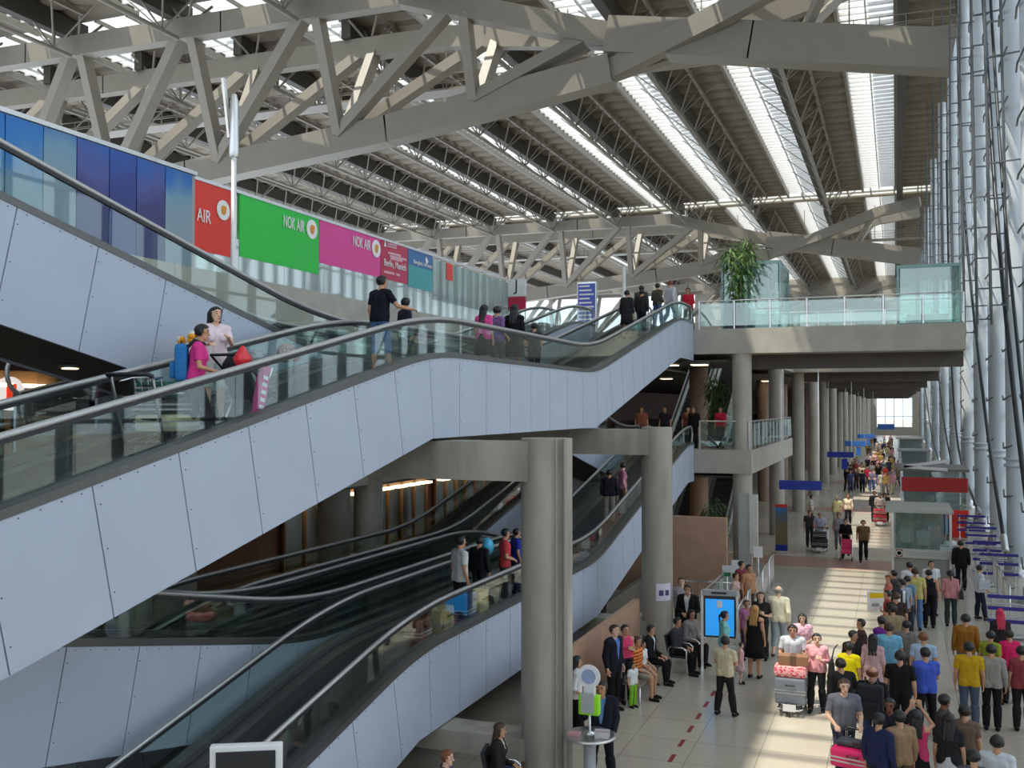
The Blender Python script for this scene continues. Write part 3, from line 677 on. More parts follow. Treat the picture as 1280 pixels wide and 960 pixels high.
# row sign J
js = thing('row_sign', 'white check-in row sign lettered J at the end of the glass wall', 'sign', (-19.3, onx(648, 357, -19.3).y, Z2), 0, None, True)
a, b = onx(640, 346, -19.3), onx(655, 372, -19.3); yj = (a.y + b.y) / 2
MB().box(-19.9, -18.9, yj, yj + 0.25, b.z, a.z).build('panel', WHITE, js)
for x in (-19.85, -18.95): MB().box(x, x + 0.05, yj + 0.1, yj + 0.15, Z2, a.z).build('post', STEEL, js)
MB().box(-19.9, -18.9, yj + 0.02, yj + 0.2, b.z - 0.75, b.z - 0.05).build('lower_panel', DRED, js)
words('J', 0.9, (-19.4, yj - 0.01, (a.z + b.z) / 2 + 0.1), FACE_C, BLACK, js, name='lettering')
# slim light poles on the departures floor
def pole(px, pb, pt, X, label, r=0.065, head=True):
    zt = onx(px, pt, X).z; y = onx(px, pt, X).y
    t = thing('light_pole', label, 'light pole', (X, y, Z2 + 0.02), 0, 'light poles on the departures floor')
    H = zt - Z2 - 0.02
    MB().lathe([(r * 1.8, 0), (r * 1.8, 0.06), (r, 0.08), (r, H)], (0, 0, 0), 16).build('shaft', WHITE, t)
    if head:
        MB().lathe([(r * 1.5, H - 1.6), (r * 1.9, H - 1.5), (r * 1.7, H - 0.2), (r, H)], (0, 0, 0), 16).build('lamp_head', STEEL, t)
        for s_ in (-1,): MB().bar((s_ * 0.14, 0, H - 1.1), (s_ * 0.34, 0, H + 0.45), 0.10, 0.07).build('reflector', WHITE, t)
pole(293, 330, 118, -15.6, 'tall white pole with lamp head rising before the red airline panel')
pole(780, 400, 333, -10.6, 'thin white pole standing near the top of the ascending ramp', 0.07, False)
# blue flight board
t = thing('flight_board', 'blue flight information board on the departures floor near the ramp tops', 'sign', (-13.2, 44.0, Z2 + 0.02), 0)
MB().rbox(-0.45, 0.45, -0.12, 0.12, 0, 2.7, 0.02).build('cabinet', STEEL, t)
bd = MB().box(-0.4, 0.42, -0.14, -0.12, 0.7, 2.6).build('screen', mat('board_blue', s2l(70, 90, 190), 0.4), t)
ln = MB()
for k in range(9):
    z = 2.45 - k * 0.19; ln.box(-0.34, -0.34 + (0.5 + 0.2 * ((k * 7) % 3) / 2), -0.146, -0.14, z, z + 0.07)
ln.build('text_lines', WL, bd)
# glass lift shafts on the bridge
TEALST = mat('teal_steel', s2l(120, 150, 145), 0.35, 0.4)
def liftbox(x0, x1, y0, y1, z0, h, label):
    t = thing('glass_lift', label, 'lift', ((x0 + x1) / 2, (y0 + y1) / 2, z0), 0, 'glass lift shafts')
    a, b = (x1 - x0) / 2, (y1 - y0) / 2
    for sx in (-a, a):
        for sy in (-b, b): MB().box(sx - 0.04, sx + 0.04, sy - 0.04, sy + 0.04, 0, h).build('corner_post', TEALST, t)
    for z in (0.0, h - 0.12): MB().box(-a, a, -b - 0.05, b + 0.05, z, z + 0.12).build('ring_beam', TEALST, t)
    for s_ in (-1, 1):
        MB().box(-a + 0.08, a - 0.08, s_ * b - 0.01, s_ * b + 0.01, 0.12, h - 0.12).build('glass_pane', RAILGLASS, t)
        MB().box(s_ * a - 0.01, s_ * a + 0.01, -b + 0.08, b - 0.08, 0.12, h - 0.12).build('glass_pane', RAILGLASS, t)
    for x in (-a * 0.3, a * 0.35): MB().box(x - 0.06, x + 0.06, b * 0.2, b * 0.3, 0.12, h - 0.12).build('guide_rail', GREYP, t)
    MB().rbox(-a * 0.7, a * 0.7, -b * 0.1, b * 0.8, 0.13, 0.6, 0.03).build('car_floor', GREYP, t)
liftbox(-6.6, -4.3, 41.2, 44.4, Z2 + 0.02, 2.85, 'glass lift enclosure behind the potted tree on the bridge')
liftbox(0.1, 2.25, 40.4, 44.6, Z2 + 0.02, 2.3, 'glass lift enclosure at the facade end of the bridge')
# ------------------------------------------------------------------ plants
LEAF = mat('bamboo_leaf', s2l(84, 120, 56), 0.55, 0, 0.35, 4); LEAFD = mat('dark_leaf', s2l(52, 78, 42), 0.55, 0, 0.35, 4); STEM = mat('bamboo_stem', s2l(110, 110, 60), 0.6)
def plant(loc, h0, h, rad, n, label, leaf, pot=None, seed=1, name='potted_tree'):
    rg = random.Random(seed); t = thing(name, label, 'potted plant', loc, 0)
    if pot:
        w, ph, m = pot; MB().rbox(-w / 2, w / 2, -w / 2, w / 2, 0, ph, 0.03).build('planter', m, t)
    st = []; fo = MB()
    for k in range(7):
        a = rg.uniform(0, 6.28); r0 = rg.uniform(0.02, 0.14); top = Vector((math.cos(a) * rad * rg.uniform(0.3, 0.75), math.sin(a) * rad * rg.uniform(0.3, 0.75), h0 + h * rg.uniform(0.7, 1.0)))
        b = Vector((math.cos(a) * r0, math.sin(a) * r0, h0 - 0.1)); mid = b.lerp(top, 0.55) + Vector((0, 0, h * 0.12))
        MB().tube([b, mid, top], [0.022, 0.016, 0.006], 6).build('stem', STEM, t); st.append((b, mid, top))
    for i in range(n):
        b, mid, top = rg.choice(st); u = rg.uniform(0.15, 1.0)
        c = b.lerp(mid, u * 2) if u < 0.5 else mid.lerp(top, u * 2 - 1)
        a = rg.uniform(0, 6.28); el = rg.uniform(-0.9, 0.35); d = Vector((math.cos(a) * math.cos(el), math.sin(a) * math.cos(el), math.sin(el)))
        c = c + d * rg.uniform(0.02, rad * 0.5); L = rg.uniform(0.26, 0.48); wv = d.cross(Vector((0, 0, 1))).normalized() * rg.uniform(0.022, 0.042); dr = Vector((0, 0, -L * 0.35))
        m1 = c + d * L * 0.5 + dr * 0.3 ; tip = c + d * L + dr
        fo.add([c, m1 + wv, tip, m1 - wv, m1 + Vector((0, 0, 0.01))], [(0, 1, 4), (1, 2, 4), (2, 3, 4), (3, 0, 4)])
    fo.build('foliage', leaf, t); return t
plant((-5.9, 39.95, Z2 + 0.02), 1.0, 2.8, 0.95, 850, 'leafy bamboo tree in a black planter on the departures bridge', LEAF, (0.8, 1.05, mat('planter_black', s2l(40, 42, 50), 0.4)), 3)
plant((-7.0, 41.8, Z1 + 0.02), 0.5, 2.6, 0.5, 700, 'tall dark potted bamboo on the mezzanine behind the railing', LEAFD, (0.6, 0.5, BLACK), 5)
plant((-6.2, 36.8, 0), 0.5, 2.7, 0.55, 700, 'tall dark potted bamboo on the hall floor by the white totem', LEAFD, (0.6, 0.5, BLACK), 8)
# ------------------------------------------------------------------ escalators up from the mezzanine and from the hall
def escalator(x, y0, z0, label):
    t = thing('escalator', label, 'escalator', (x, y0, z0), 0, 'escalators behind the columns')
    run, h = 8.14, 4.68
    MB().prism([(-1.0, 0.0), (0, 0), (run, h), (run + 0.9, h), (run + 0.9, h - 0.55), (run + 0.2, h - 0.62), (0.6, -0.2 + 0.2), (0.4, 0.0)], -0.62, 0.62).build('body', GREYP, t)
    s_ = MB()
    for i in range(20): s_.box(-0.5, 0.5, i * 0.407, i * 0.407 + 0.42, i * 0.234 + 0.02, i * 0.234 + 0.25)
    s_.build('steps', BELT, t)
    for sx in (-0.58, 0.58):
        MB().prism([(-0.8, 0.05), (-0.8, 0.9), (0.2, 0.95), (run, h + 0.92), (run + 0.8, h + 0.92), (run + 0.8, h + 0.05), (run, h + 0.05), (0.2, 0.05)], sx - 0.008, sx + 0.008).build('glass_pane', BALGLASS, t)
        MB().tube([(sx, -0.7, 0.1), (sx, -0.95, 0.3), (sx, -0.95, 0.75), (sx, -0.75, 0.96), (sx, 0.2, 0.98), (sx, run, h + 0.96), (sx, run + 0.8, h + 0.96), (sx, run + 1.0, h + 0.75), (sx, run + 0.9, h + 0.3)], 0.045, 8).build('handrail', RAIL, t)
        MB().bar((sx, 0, 0.16), (sx, run, h + 0.16), 0.16, 0.2).build('side_trim', STEEL, t)
escalator(-9.45, 47.2, Z1 + 0.02, 'dark escalator rising from the mezzanine, the one deeper in')
escalator(-8.05, 47.2, Z1 + 0.02, 'dark escalator rising from the mezzanine, the one by the columns')
escalator(-9.45, 46.8, 0.0, 'dark escalator rising from the hall floor, the one deeper in')
escalator(-8.05, 46.8, 0.0, 'dark escalator rising from the hall floor, the one by the columns')
# ------------------------------------------------------------------ shop fronts behind the ramps
def shopfront(x, y, w, z, h, label, lit=True, cols=(DARK, ORANGEWOOD)):
    t = thing('shop', label, 'shop front', (x, y, z), 0, 'shop fronts behind the ramps')
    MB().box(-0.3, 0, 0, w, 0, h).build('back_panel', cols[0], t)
    n = max(2, int(w / 1.3))
    for k in range(n + 1): MB().box(0, 0.14, k * w / n - 0.05, k * w / n + 0.05, 0, h).build('frame_post', cols[1], t)
    MB().box(0, 0.12, 0, w, h - 0.3, h).build('lintel', cols[1], t)
    for k in range(n): MB().box(0.04, 0.06, k * w / n + 0.1, (k + 1) * w / n - 0.1, 0.08, h - 0.32).build('glass_pane', BALGLASS, t)
    if lit:
        for k in range(n): MB().box(0.13, 0.5, k * w / n + 0.15, (k + 1) * w / n - 0.2, h - 0.42, h - 0.33).build('strip_light', LAMPW, t)
    return t
shopfront(-22.2, 33.0, 3.0, 0, 3.0, 'dim ground floor shop front beside the back column, amber framed')
shopfront(-22.2, 37.4, 8.2, 0, 3.0, 'long ground floor shop front with four lit strips over dark glass')
shopfront(-22.2, 46.6, 6.5, 0, 3.0, 'ground floor shop front glimpsed beyond the ramp handrails')
shopfront(-21.0, 14.5, 6.0, Z1, 2.6, 'mezzanine shop front with red and orange goods, seen under the upper ramp')
struct('wall_shops', MB().box(-22.6, -22.3, 3, 60, 0, 4.08).box(-22.6, -22.3, 3, 38.5, Z1, 8.2), SHOPW)
t = thing('shop_sign', 'round red and white lit shop sign under the upper ramp', 'sign', (-20.6, onx(10, 492, -20.6).y, onx(10, 492, -20.6).z), 0)
me = MB().lathe([(0.42, 0), (0.42, 0.1)], (0, 0, 0), 24).mesh('disc'); me.materials.append(mat('sign_white', (0.8, 0.8, 0.78), 0.5, emit=(1, 0.95, 0.9), estr=0.6)); o = put('disc', me, t); o.rotation_euler = (0, R(90), 0)
MB().box(0.1, 0.13, -0.14, 0.14, -0.2, 0.24).build('red_mark', mat('sign_red', s2l(225, 60, 30), 0.5, emit=s2l(225, 60, 30), estr=0.7), t)
MB().box(-0.3, 0.0, -0.05, 0.05, -0.05, 0.05).build('bracket', STEEL, t)
# lamps under the mezzanine and departures soffits
k = 0
LBL = ['by the first shop', 'over the lit strips', 'behind the first column', 'near the second column', 'deep under the balcony', 'by the escalators', 'past the terracotta wall', 'at the far shops', 'beyond the second beam']
for x, y, z in ((-18, 14, 4.03), (-18, 22, 4.03), (-18, 30, 4.03), (-17, 36, 4.03), (-12, 43, 3.55), (-7.0, 44, 3.55), (-12, 52, 3.55)):
    t = thing('ceiling_light', 'warm square ceiling light on the ground floor soffit ' + LBL[k], 'ceiling light', (x, y, z), 0, 'soffit lights on the ground floor'); k += 1
    MB().box(-0.35, 0.35, -0.35, 0.35, -0.02, 0.05).build('housing', STEEL, t); MB().box(-0.3, 0.3, -0.3, 0.3, -0.045, -0.02).build('diffuser', LAMPW, t)
k = 0
for x, y, z in ((-8.6, 40.4, 8.1), (-7.4, 40.4, 8.1), (-12, 43, 8.1), (-18, 12, 8.15), (-18, 26, 8.15), (-13, 60, 8.1), (-8, 68, 8.1)):
    t = thing('ceiling_light', 'warm square ceiling light on the mezzanine soffit ' + LBL[k], 'ceiling light', (x, y, z), 0, 'soffit lights on the mezzanine'); k += 1
    MB().box(-0.35, 0.35, -0.35, 0.35, -0.02, 0.05).build('housing', STEEL, t); MB().box(-0.3, 0.3, -0.3, 0.3, -0.045, -0.02).build('diffuser', LAMPW, t)
# terracotta partition and low wall under the lower ramp
struct('wall_terracotta', MB().box(-9.3, -5.35, 34.0, 34.25, 0, 2.65), BROWN)
struct('wall_low', MB().box(-6.35, -6.2, 17.2, 25.3, 0, 1.45), BROWN)
struct('wall_under_ramp', MB().box(-13.3, -13.1, 3, 39, 0, 1.0).box(-7.6, -7.45, 26.6, 34, 0, 1.0), DARKCONC)
# ------------------------------------------------------------------ things on the hall floor
CHROME = mat('chrome', (0.75, 0.75, 0.76), 0.15, 1.0)
SEATB = mat('seat_black', (0.018, 0.018, 0.02), 0.5)
# row of black seats by the first column
def seat(x, y, rz, label, group):
    t = thing('waiting_chair', label, 'chair', (x, y, 0), rz, group)      # faces local +Y
    MB().rbox(-0.24, 0.24, -0.22, 0.26, 0.40, 0.46, 0.025).build('seat', SEATB, t)
    bk = MB(); bk.prism([(-0.26, 0.44), (-0.20, 0.44), (-0.30, 0.92), (-0.36, 0.92)], -0.24, 0.24); bk.build('backrest', SEATB, t)
    for s_ in (-0.27, 0.27):
        MB().tube([(s_, -0.24, 0.36), (s_, -0.24, 0.62), (s_, -0.18, 0.67), (s_, 0.12, 0.66), (s_, 0.2, 0.60), (s_, 0.2, 0.36)], 0.018, 8).build('armrest', CHROME, t)
    for s_ in (-0.2, 0.2):
        for q in (-0.18, 0.18): MB().tube([(s_, q, 0.40), (s_ * 1.1, q * 1.15, 0)], 0.016, 8).build('leg', CHROME, t)
    return t
sx_ = [(-6.13, 13.6, 'black waiting chair with chrome arms, lowest in the row before the first column'),
       (-6.25, 14.3, 'black waiting chair with chrome arms, second before the first column'),
       (-5.88, 15.0, 'black waiting chair by the round column, woman in jeans sitting on it')]
for x, y, l in sx_: seat(x, y, R(-78), l, 'black chairs by the first column')
# long bench along the low wall
t = thing('bench', 'long steel bench along the terracotta low wall, people seated on it', 'bench', (-5.32, 21.05, 0), 0)
for k in range(2): MB().box(-0.22, 0.22, k * 1.3, k * 1.3 + 1.2, 0.42, 0.46).build('seat', STEEL, t)
for k in range(3): MB().tube([(-0.15, k * 1.2 + 0.05, 0), (-0.15, k * 1.2 + 0.05, 0.42), (0.15, k * 1.2 + 0.05, 0.42), (0.15, k * 1.2 + 0.05, 0)], 0.022, 8).build('leg', CHROME, t)
MB().box(-0.28, -0.24, 0, 2.5, 0.55, 0.85).build('backrest', STEEL, t)
# high round table
tp = onz(727, 911, 1.08)
tp = tp + Vector((0.2, -0.2, 0))
t = thing('bar_table', 'round grey standing table on one column leg near the first column', 'table', (tp.x, tp.y, 0), 0)
MB().lathe([(0.30, 0), (0.30, 0.02), (0.10, 0.05), (0.10, 1.02)], (0, 0, 0), 28).build('leg', GREYP, t)
MB().lathe([(0.40, 1.03), (0.43, 1.045), (0.43, 1.07), (0.40, 1.08)], (0, 0, 0), 40).build('tabletop', STEEL, t)
def placed(name, label, cat, dx, dy, z): return thing(name, label, cat, (tp.x + dx, tp.y + dy, z), 0)
d = placed('counter_display', 'white round-headed display with a lime green box on the standing table', 'display', -0.02, 0.06, 1.08)
MB().lathe([(0.11, 0), (0.11, 0.015), (0.02, 0.03), (0.02, 0.36)], (0, 0, 0), 16).build('stand', STEEL, d)
MB().rbox(-0.17, 0.17, -0.08, 0.08, 0.30, 0.62, 0.02).build('lime_box', mat('lime_green', s2l(150, 225, 30), 0.45), d)
MB().rbox(-0.12, 0.10, -0.10, -0.08, 0.34, 0.66, 0.004).build('grey_card', mat('card_grey', s2l(170, 172, 172), 0.6), d)
MB().rbox(-0.10, 0.10, -0.04, 0.04, 0.60, 0.80, 0.02).build('neck', WHITE, d)
me = MB().lathe([(0.19, 0), (0.19, 0.03)], (0, 0, 0), 32).mesh('round_head'); me.materials.append(WHITE); o = put('round_head', me, d); o.location = (0, -0.02, 0.92); o.rotation_euler = (R(90), 0, 0)
me = MB().lathe([(0.12, 0), (0.12, 0.008)], (0, 0, 0), 24).mesh('blue_ring'); me.materials.append(mat('pale_blue_ring', s2l(150, 165, 200), 0.5)); o2 = put('blue_ring', me, d); o2.location = (0, -0.05, 0.92); o2.rotation_euler = (R(90), 0, 0)
b = placed('leaflet_box', 'small open cardboard leaflet box on the standing table', 'box', 0.24, -0.12, 1.08); b.rotation_euler = (0, 0, 0.2)
for a_ in ((-0.12, 0.12, -0.07, 0.07, 0, 0.012), (-0.12, 0.12, -0.07, -0.06, 0, 0.10), (-0.12, 0.12, 0.06, 0.07, 0, 0.12), (-0.12, -0.11, -0.07, 0.07, 0, 0.11), (0.11, 0.12, -0.07, 0.07, 0, 0.11)): MB().box(*a_).build('side', mat('card_white', s2l(205, 200, 200), 0.7), b)
MB().box(-0.105, 0.105, -0.055, 0.055, 0.012, 0.09).build('leaflets', mat('leaflet_mauve', s2l(190, 160, 170), 0.7), b)
b = placed('leaflet_stack', 'low stack of printed leaflets beside the lime green display', 'leaflets', -0.22, -0.14, 1.08)
MB().rbox(-0.10, 0.10, -0.075, 0.075, 0, 0.05, 0.004).build('paper', mat('leaflet_rose', s2l(200, 150, 150), 0.7), b)
# paper notice taped on the second column
pc = onx(824, 752, C2[0] + 0.405)
t = thing('paper_notice', 'white paper notice with two dark emblems taped round the second column', 'notice', (C2[0], C2[1], pc.z), 0)
mb = MB(); n = 8; A0, A1 = R(-82), R(-22)
for z0_, z1_, r_, a0, a1, mi in ((-0.22, 0.22, 0.408, A0, A1, 0), (-0.09, 0.05, 0.411, A0 + 0.18, A0 + 0.48, 1), (-0.09, 0.05, 0.411, A0 + 0.6, A0 + 0.88, 1)):
    v = [(r_ * math.cos(a0 + (a1 - a0) * i / n), r_ * math.sin(a0 + (a1 - a0) * i / n), z) for i in range(n + 1) for z in (z0_, z1_)]
    v += [(x * 1.004, y * 1.004, z) for x, y, z in v]; o_ = 2 * (n + 1)
    mb.add(v, [(2 * i, 2 * i + 1, 2 * i + 3, 2 * i + 2) for i in range(n)] + [(o_ + 2 * i, o_ + 2 * i + 2, o_ + 2 * i + 3, o_ + 2 * i + 1) for i in range(n)], mi)
mb.build('sheet', [mat('notice_paper', s2l(215, 208, 220), 0.7), mat('notice_ink', s2l(70, 65, 110), 0.7)], t)
# blue information screen on a steel frame
ip = onz(900, 838, 0)
t = thing('information_screen', 'blue lit information screen in a steel stand on the hall floor', 'screen', (ip.x, ip.y, 0), R(8))
for s_ in (-0.42, 0.42): MB().box(s_ - 0.03, s_ + 0.03, -0.03, 0.03, 0, 1.92).build('post', STEEL, t); MB().box(s_ - 0.05, s_ + 0.05, -0.3, 0.3, 0, 0.03).build('foot', STEEL, t)
MB().rbox(-0.42, 0.42, -0.06, 0.06, 1.80, 1.95, 0.02).build('header', GREYP, t)
MB().rbox(-0.38, 0.38, -0.07, 0.07, 0.80, 1.78, 0.015).build('housing', BLACK, t)
sc = MB().box(-0.34, 0.34, -0.08, -0.07, 0.85, 1.73).build('screen', mat('screen_blue', s2l(40, 140, 215), 0.3, emit=s2l(40, 140, 215), estr=0.75), t)
MB().rbox(-0.06, 0.06, -0.086, -0.08, 1.53, 1.70, 0.003).build('pictogram', WL, sc)
MB().box(-0.2, 0.16, -0.066, -0.061, 1.85, 1.90).build('header_text', BLACK, t)
# white totem and small post signs by the third column
tq = onx(928, 700, -5.3)
t = thing('sign_totem', 'tall white sign totem standing before the third column', 'sign', (-5.15, 38.3, 0), 0)
MB().rbox(-0.42, 0.02, -0.1, 0.1, 0, 3.15, 0.02).build('slab', mat('totem_grey', s2l(170, 172, 168), 0.5), t)
MB().rbox(-0.02, 0.30, -0.13, 0.07, 0.9, 3.1, 0.02).build('panel', mat('totem_white', s2l(205, 203, 196), 0.5), t)
for s_ in (0.03, 0.25): MB().box(s_ - 0.025, s_ + 0.025, -0.06, 0.0, 0, 0.95).build('post', STEEL, t)
def post_sign(px, pyt, pyb, wpx, label, band=None):
    p = onz(px, pyb, 0); dep = (p - EYE).dot(_f); w = wpx * dep / FPX; zt = EYE.z - (pyt - 508) / FPX * dep
    t = thing('post_sign', label, 'sign', (p.x, p.y, 0), 0, 'small post signs by the barriers')
    MB().lathe([(0.18, 0), (0.18, 0.02), (0.025, 0.04), (0.025, zt - 0.05)], (0, 0, 0), 16).build('stand', STEEL, t)
    MB().rbox(-w / 2, w / 2, -0.05, -0.025, zt - w * 1.25, zt, 0.005).build('panel', WHITE, t)
    if band: MB().box(-w / 2 + 0.01, w / 2 - 0.01, -0.056, -0.05, zt - w * 1.2, zt - w * 0.75).build('colour_band', band, t)
post_sign(948, 683, 742, 11, 'white post sign beside the third column, tallest of the small signs')
post_sign(922, 700, 752, 14, 'white post sign standing among the waiting group by the barriers')
post_sign(909, 707, 760, 11, 'white post sign with a green band at the barriers', mat('sign_green', s2l(30, 120, 70), 0.5))
# crowd barriers
def barrier(x, y, rz, label, L=1.9):
    t = thing('crowd_barrier', label, 'barrier', (x, y, 0), rz, 'steel crowd barriers')
    MB().tube([(0, 0, 0.02), (0, 0, 1.0), (0.08, 0, 1.08), (L - 0.08, 0, 1.08), (L, 0, 1.0), (L, 0, 0.02)], 0.022, 8).build('frame', CHROME, t)
    mb = MB(); mb.tube([(0, 0, 0.2), (L, 0, 0.2)], 0.014, 6)
    for i in range(1, 10): mb.tube([(L * i / 10, 0, 0.2), (L * i / 10, 0, 1.06)], 0.010, 6)
    mb.build('bars', CHROME, t)
    for q in (0.15, L - 0.15): MB().bar((q, -0.28, 0.02), (q, 0.28, 0.02), 0.05, 0.03).build('foot', CHROME, t)
for i in range(5): barrier(-3.95 - 0.05 * i, 27.0 + 2.15 * i, R(92), 'steel crowd barrier in the line beyond the information screen, %s along it' % ordn[i])
barrier(-6.2, 30.5, R(4), 'steel crowd barrier set across, near the man in the dark suit')
for i in range(4): barrier(3.1 + 0.02 * i, 33.0 + 2.2 * i, R(90), 'steel crowd barrier along the facade by the blue trolley bars, %s of four' % ordn[i])
railing((-5.2, 29.2), (-5.15, 33.6), 0.0, 'curved end glass railing before the terracotta partition')
# red, white and blue standing banner
bp = onz(977, 691, 0)
t = thing('roll_up_banner', 'blue roll-up banner with red top beside the hall columns', 'banner', (bp.x, bp.y, 0), 0)
MB().rbox(-0.28, 0.28, -0.1, 0.1, 0, 0.08, 0.02).build('base', STEEL, t)
MB().box(-0.26, 0.26, -0.012, 0.0, 0.08, 2.05).build('sheet', poster_mat('banner_print', s2l(30, 130, 220), s2l(90, 110, 120), s2l(120, 110, 80), 6.0), t)
MB().box(-0.26, 0.26, -0.018, -0.012, 1.98, 2.12).build('red_top', RED, t)
MB().box(-0.26, 0.26, -0.018, -0.012, 0.1, 0.35).build('blue_foot', BLUESIGN, t)
# blue gate signs spanning between two posts
def gate_sign(px0, px1, py0, py1, Y, label, m=BLUESIGN, sub=True):
    a, b = ony(px0, py0, Y), ony(px1, py1, Y); w = b.x - a.x; zt, zb = a.z, b.z
    t = thing('hanging_sign', label, 'sign', ((a.x + b.x) / 2, Y, 0), 0, 'blue gate signs down the hall')
    MB().rbox(-w / 2, w / 2, -0.1, 0.1, zb, zt, 0.02).build('board', m, t)
    for s_ in (-w / 2 + 0.1, w / 2 - 0.1): MB().box(s_ - 0.02, s_ + 0.02, -0.02, 0.02, zt, 8.46).build('hanger_rod', STEEL, t)
    if sub: MB().rbox(w * 0.05, w * 0.27, -0.05, 0.05, zb - 0.75, zb - 0.08, 0.01).build('small_panel', m, t)
gate_sign(974, 1027, 600, 613, 43.5, 'wide blue gate sign spanning posts, first one down the hall', sub=False)
gate_sign(1034, 1067, 564.5, 572, 66.0, 'wide blue gate sign spanning posts, second one down the hall')
LB = mat('lighter_blue_sign', s2l(60, 110, 190), 0.4)
gate_sign(1056, 1082, 551, 558, 87.0, 'lighter blue gate sign spanning posts, third one down the hall', LB)
gate_sign(1072, 1093, 542.5, 548, 110.0, 'blue gate sign spanning posts, fourth one down the hall', LB)
gate_sign(1097, 1118, 530, 537, 158.0, 'blue gate sign spanning posts, last one before the bright window', LB, False)
# kiosks along the glass side
def kiosk(x0, x1, y0, y1, h, label, roof, front, sign=None, signcol=None):
    t = thing('kiosk', label, 'kiosk', ((x0 + x1) / 2, y0, 0), 0, 'kiosks along the glass side')
    a, d = (x1 - x0) / 2, y1 - y0
    MB().rbox(-a - 0.25, a + 0.1, -0.2, d + 0.1, h, h + 0.12, 0.02).build('canopy', roof, t)
    for sx in (-a, a):
        for q in (0, d): MB().box(sx - 0.04, sx + 0.04, q - 0.04, q + 0.04, 0, h).build('corner_post', STEEL, t)
    MB().rbox(-a, a, 0.02, 0.5, 0, 1.0, 0.02).build('counter', front, t)
    MB().box(-a + 0.05, a - 0.05, -0.01, 0.01, 1.0, h - 0.02).build('glass_pane', RAILGLASS, t)
    MB().box(-a - 0.01, -a + 0.01, 0.05, d - 0.05, 0.3, h - 0.02).build('glass_pane', RAILGLASS, t)
    MB().box(-a + 0.1, a - 0.1, d - 0.1, d - 0.04, 0, h - 0.1).build('back_board', GREYP, t)
    if signcol:
        s_ = MB().rbox(-a - 0.05, a + 0.05, -0.07, -0.03, 1.02, 1.34, 0.01).build('sign_band', signcol, t)
    return t
k1 = kiosk(-0.15, 1.75, 38.4, 41.4, 2.62, 'flat roofed glass kiosk with a white counter band, first on the glass side', mat('canopy_grey', s2l(168, 168, 160), 0.4), mat('counter_grey', s2l(140, 140, 132), 0.5), None, mat('band_pale', s2l(178, 176, 166), 0.5))
MB().lathe([(0.12, 0), (0.12, 0.01)], (0, 0, 0), 20)
ic = MB().rbox(-0.85, -0.63, -0.085, -0.07, 1.05, 1.31, 0.004).build('icon', mat('icon_red', s2l(120, 60, 50), 0.5), k1)
for z in (1.12, 1.20): MB().rbox(-0.5, 0.8, -0.078, -0.068, z, z + 0.035, 0.003).build('print_line', GREYP, k1)
me = MB().lathe([(0.10, 0), (0.10, 0.012), (0.075, 0.012), (0.075, 0)], (0, 0, 0), 20).mesh('icon_ring'); me.materials.append(WHITE); o = put('icon_ring', me, ic); o.location = (-0.74, -0.088, 1.18); o.rotation_euler = (R(90), 0, 0)
nbp = onz(1182, 706, 0); nb_ = thing('notice_stand', 'blue notice stand at the corner of the first glass kiosk', 'sign', (nbp.x, nbp.y, 0), 0)
MB().rbox(-0.22, 0.22, -0.03, 0.03, 1.25, 1.85, 0.01).build('board', BLUESIGN, nb_); MB().rbox(-0.25, 0.05, -0.02, 0.04, 1.9, 2.2, 0.01).build('upper_board', BLUESIGN, nb_); MB().tube([(-0.2, 0, 0), (-0.2, 0, 2.0)], 0.025, 8).build('post', STEEL, nb_); MB().lathe([(0.2, 0), (0.2, 0.03)], (-0.2, 0, 0), 16).build('foot', STEEL, nb_)
k2 = kiosk(0.25, 3.2, 53.5, 58.0, 3.2, 'kiosk with a red fascia behind the first glass kiosk', mat('canopy_dark', s2l(110, 108, 104), 0.5), RED, None, RED)
MB().rbox(-1.5, 1.5, -0.12, -0.02, 2.2, 2.9, 0.02).build('fascia', mat('fascia_red', s2l(170, 30, 30), 0.4), k2)
MB().bar((-1.4, -0.15, 3.42), (0.7, -0.15, 3.75), 0.12, 0.14).build('beam_stripe', WHITE, k2); MB().bar((-1.4, -0.15, 3.42), (0.6, -0.15, 3.3), 0.12, 0.14).build('beam_stripe', WHITE, k2)
k3 = kiosk(0.3, 2.4, 84.0, 87.0, 2.9, 'small kiosk with a purple lit counter farther down the glass side', GREYP, mat('purple_front', s2l(130, 50, 190), 0.4, emit=s2l(130, 50, 190), estr=0.5))
k4 = kiosk(0.2, 2.6, 112.0, 116.0, 3.0, 'pale kiosk beyond the purple counter', mat('canopy_pale', s2l(190, 190, 186), 0.5), WHITE)
# blue and steel trolley bars by the facade
def trolley_bars(px, py, label):
    p = onz(px, py, 0)
    t = thing('trolley_rail', label, 'rail', (min(p.x, 3.5), p.y, 0), 0, 'blue trolley rails by the facade')
    for s_ in (-0.5, 0.5): MB().tube([(s_, 0, 0), (s_, 0, 1.25)], 0.03, 8).build('post', CHROME, t)
    for z in (0.45, 0.80, 1.12): MB().rbox(-0.62, 0.62, -0.06, 0.0, z, z + 0.10, 0.015).build('blue_bar', BLUESEAT, t)
    for z in (0.62, 0.97): MB().tube([(-0.6, 0.02, z), (0.6, 0.02, z)], 0.028, 8).build('steel_bar', CHROME, t)
    MB().rbox(-0.6, 0.6, -0.03, 0.35, 0.05, 0.10, 0.01).build('tray', STEEL, t)
for (px, py, l) in ((1266, 800, 'first one beside the red headscarf woman'), (1249, 735, 'second from the near end'), (1238, 716, 'third from the near end'), (1226, 694, 'fourth from the near end'), (1214, 676, 'last of the five')):
    trolley_bars(px, py, 'blue and steel trolley rail by the facade, ' + l)
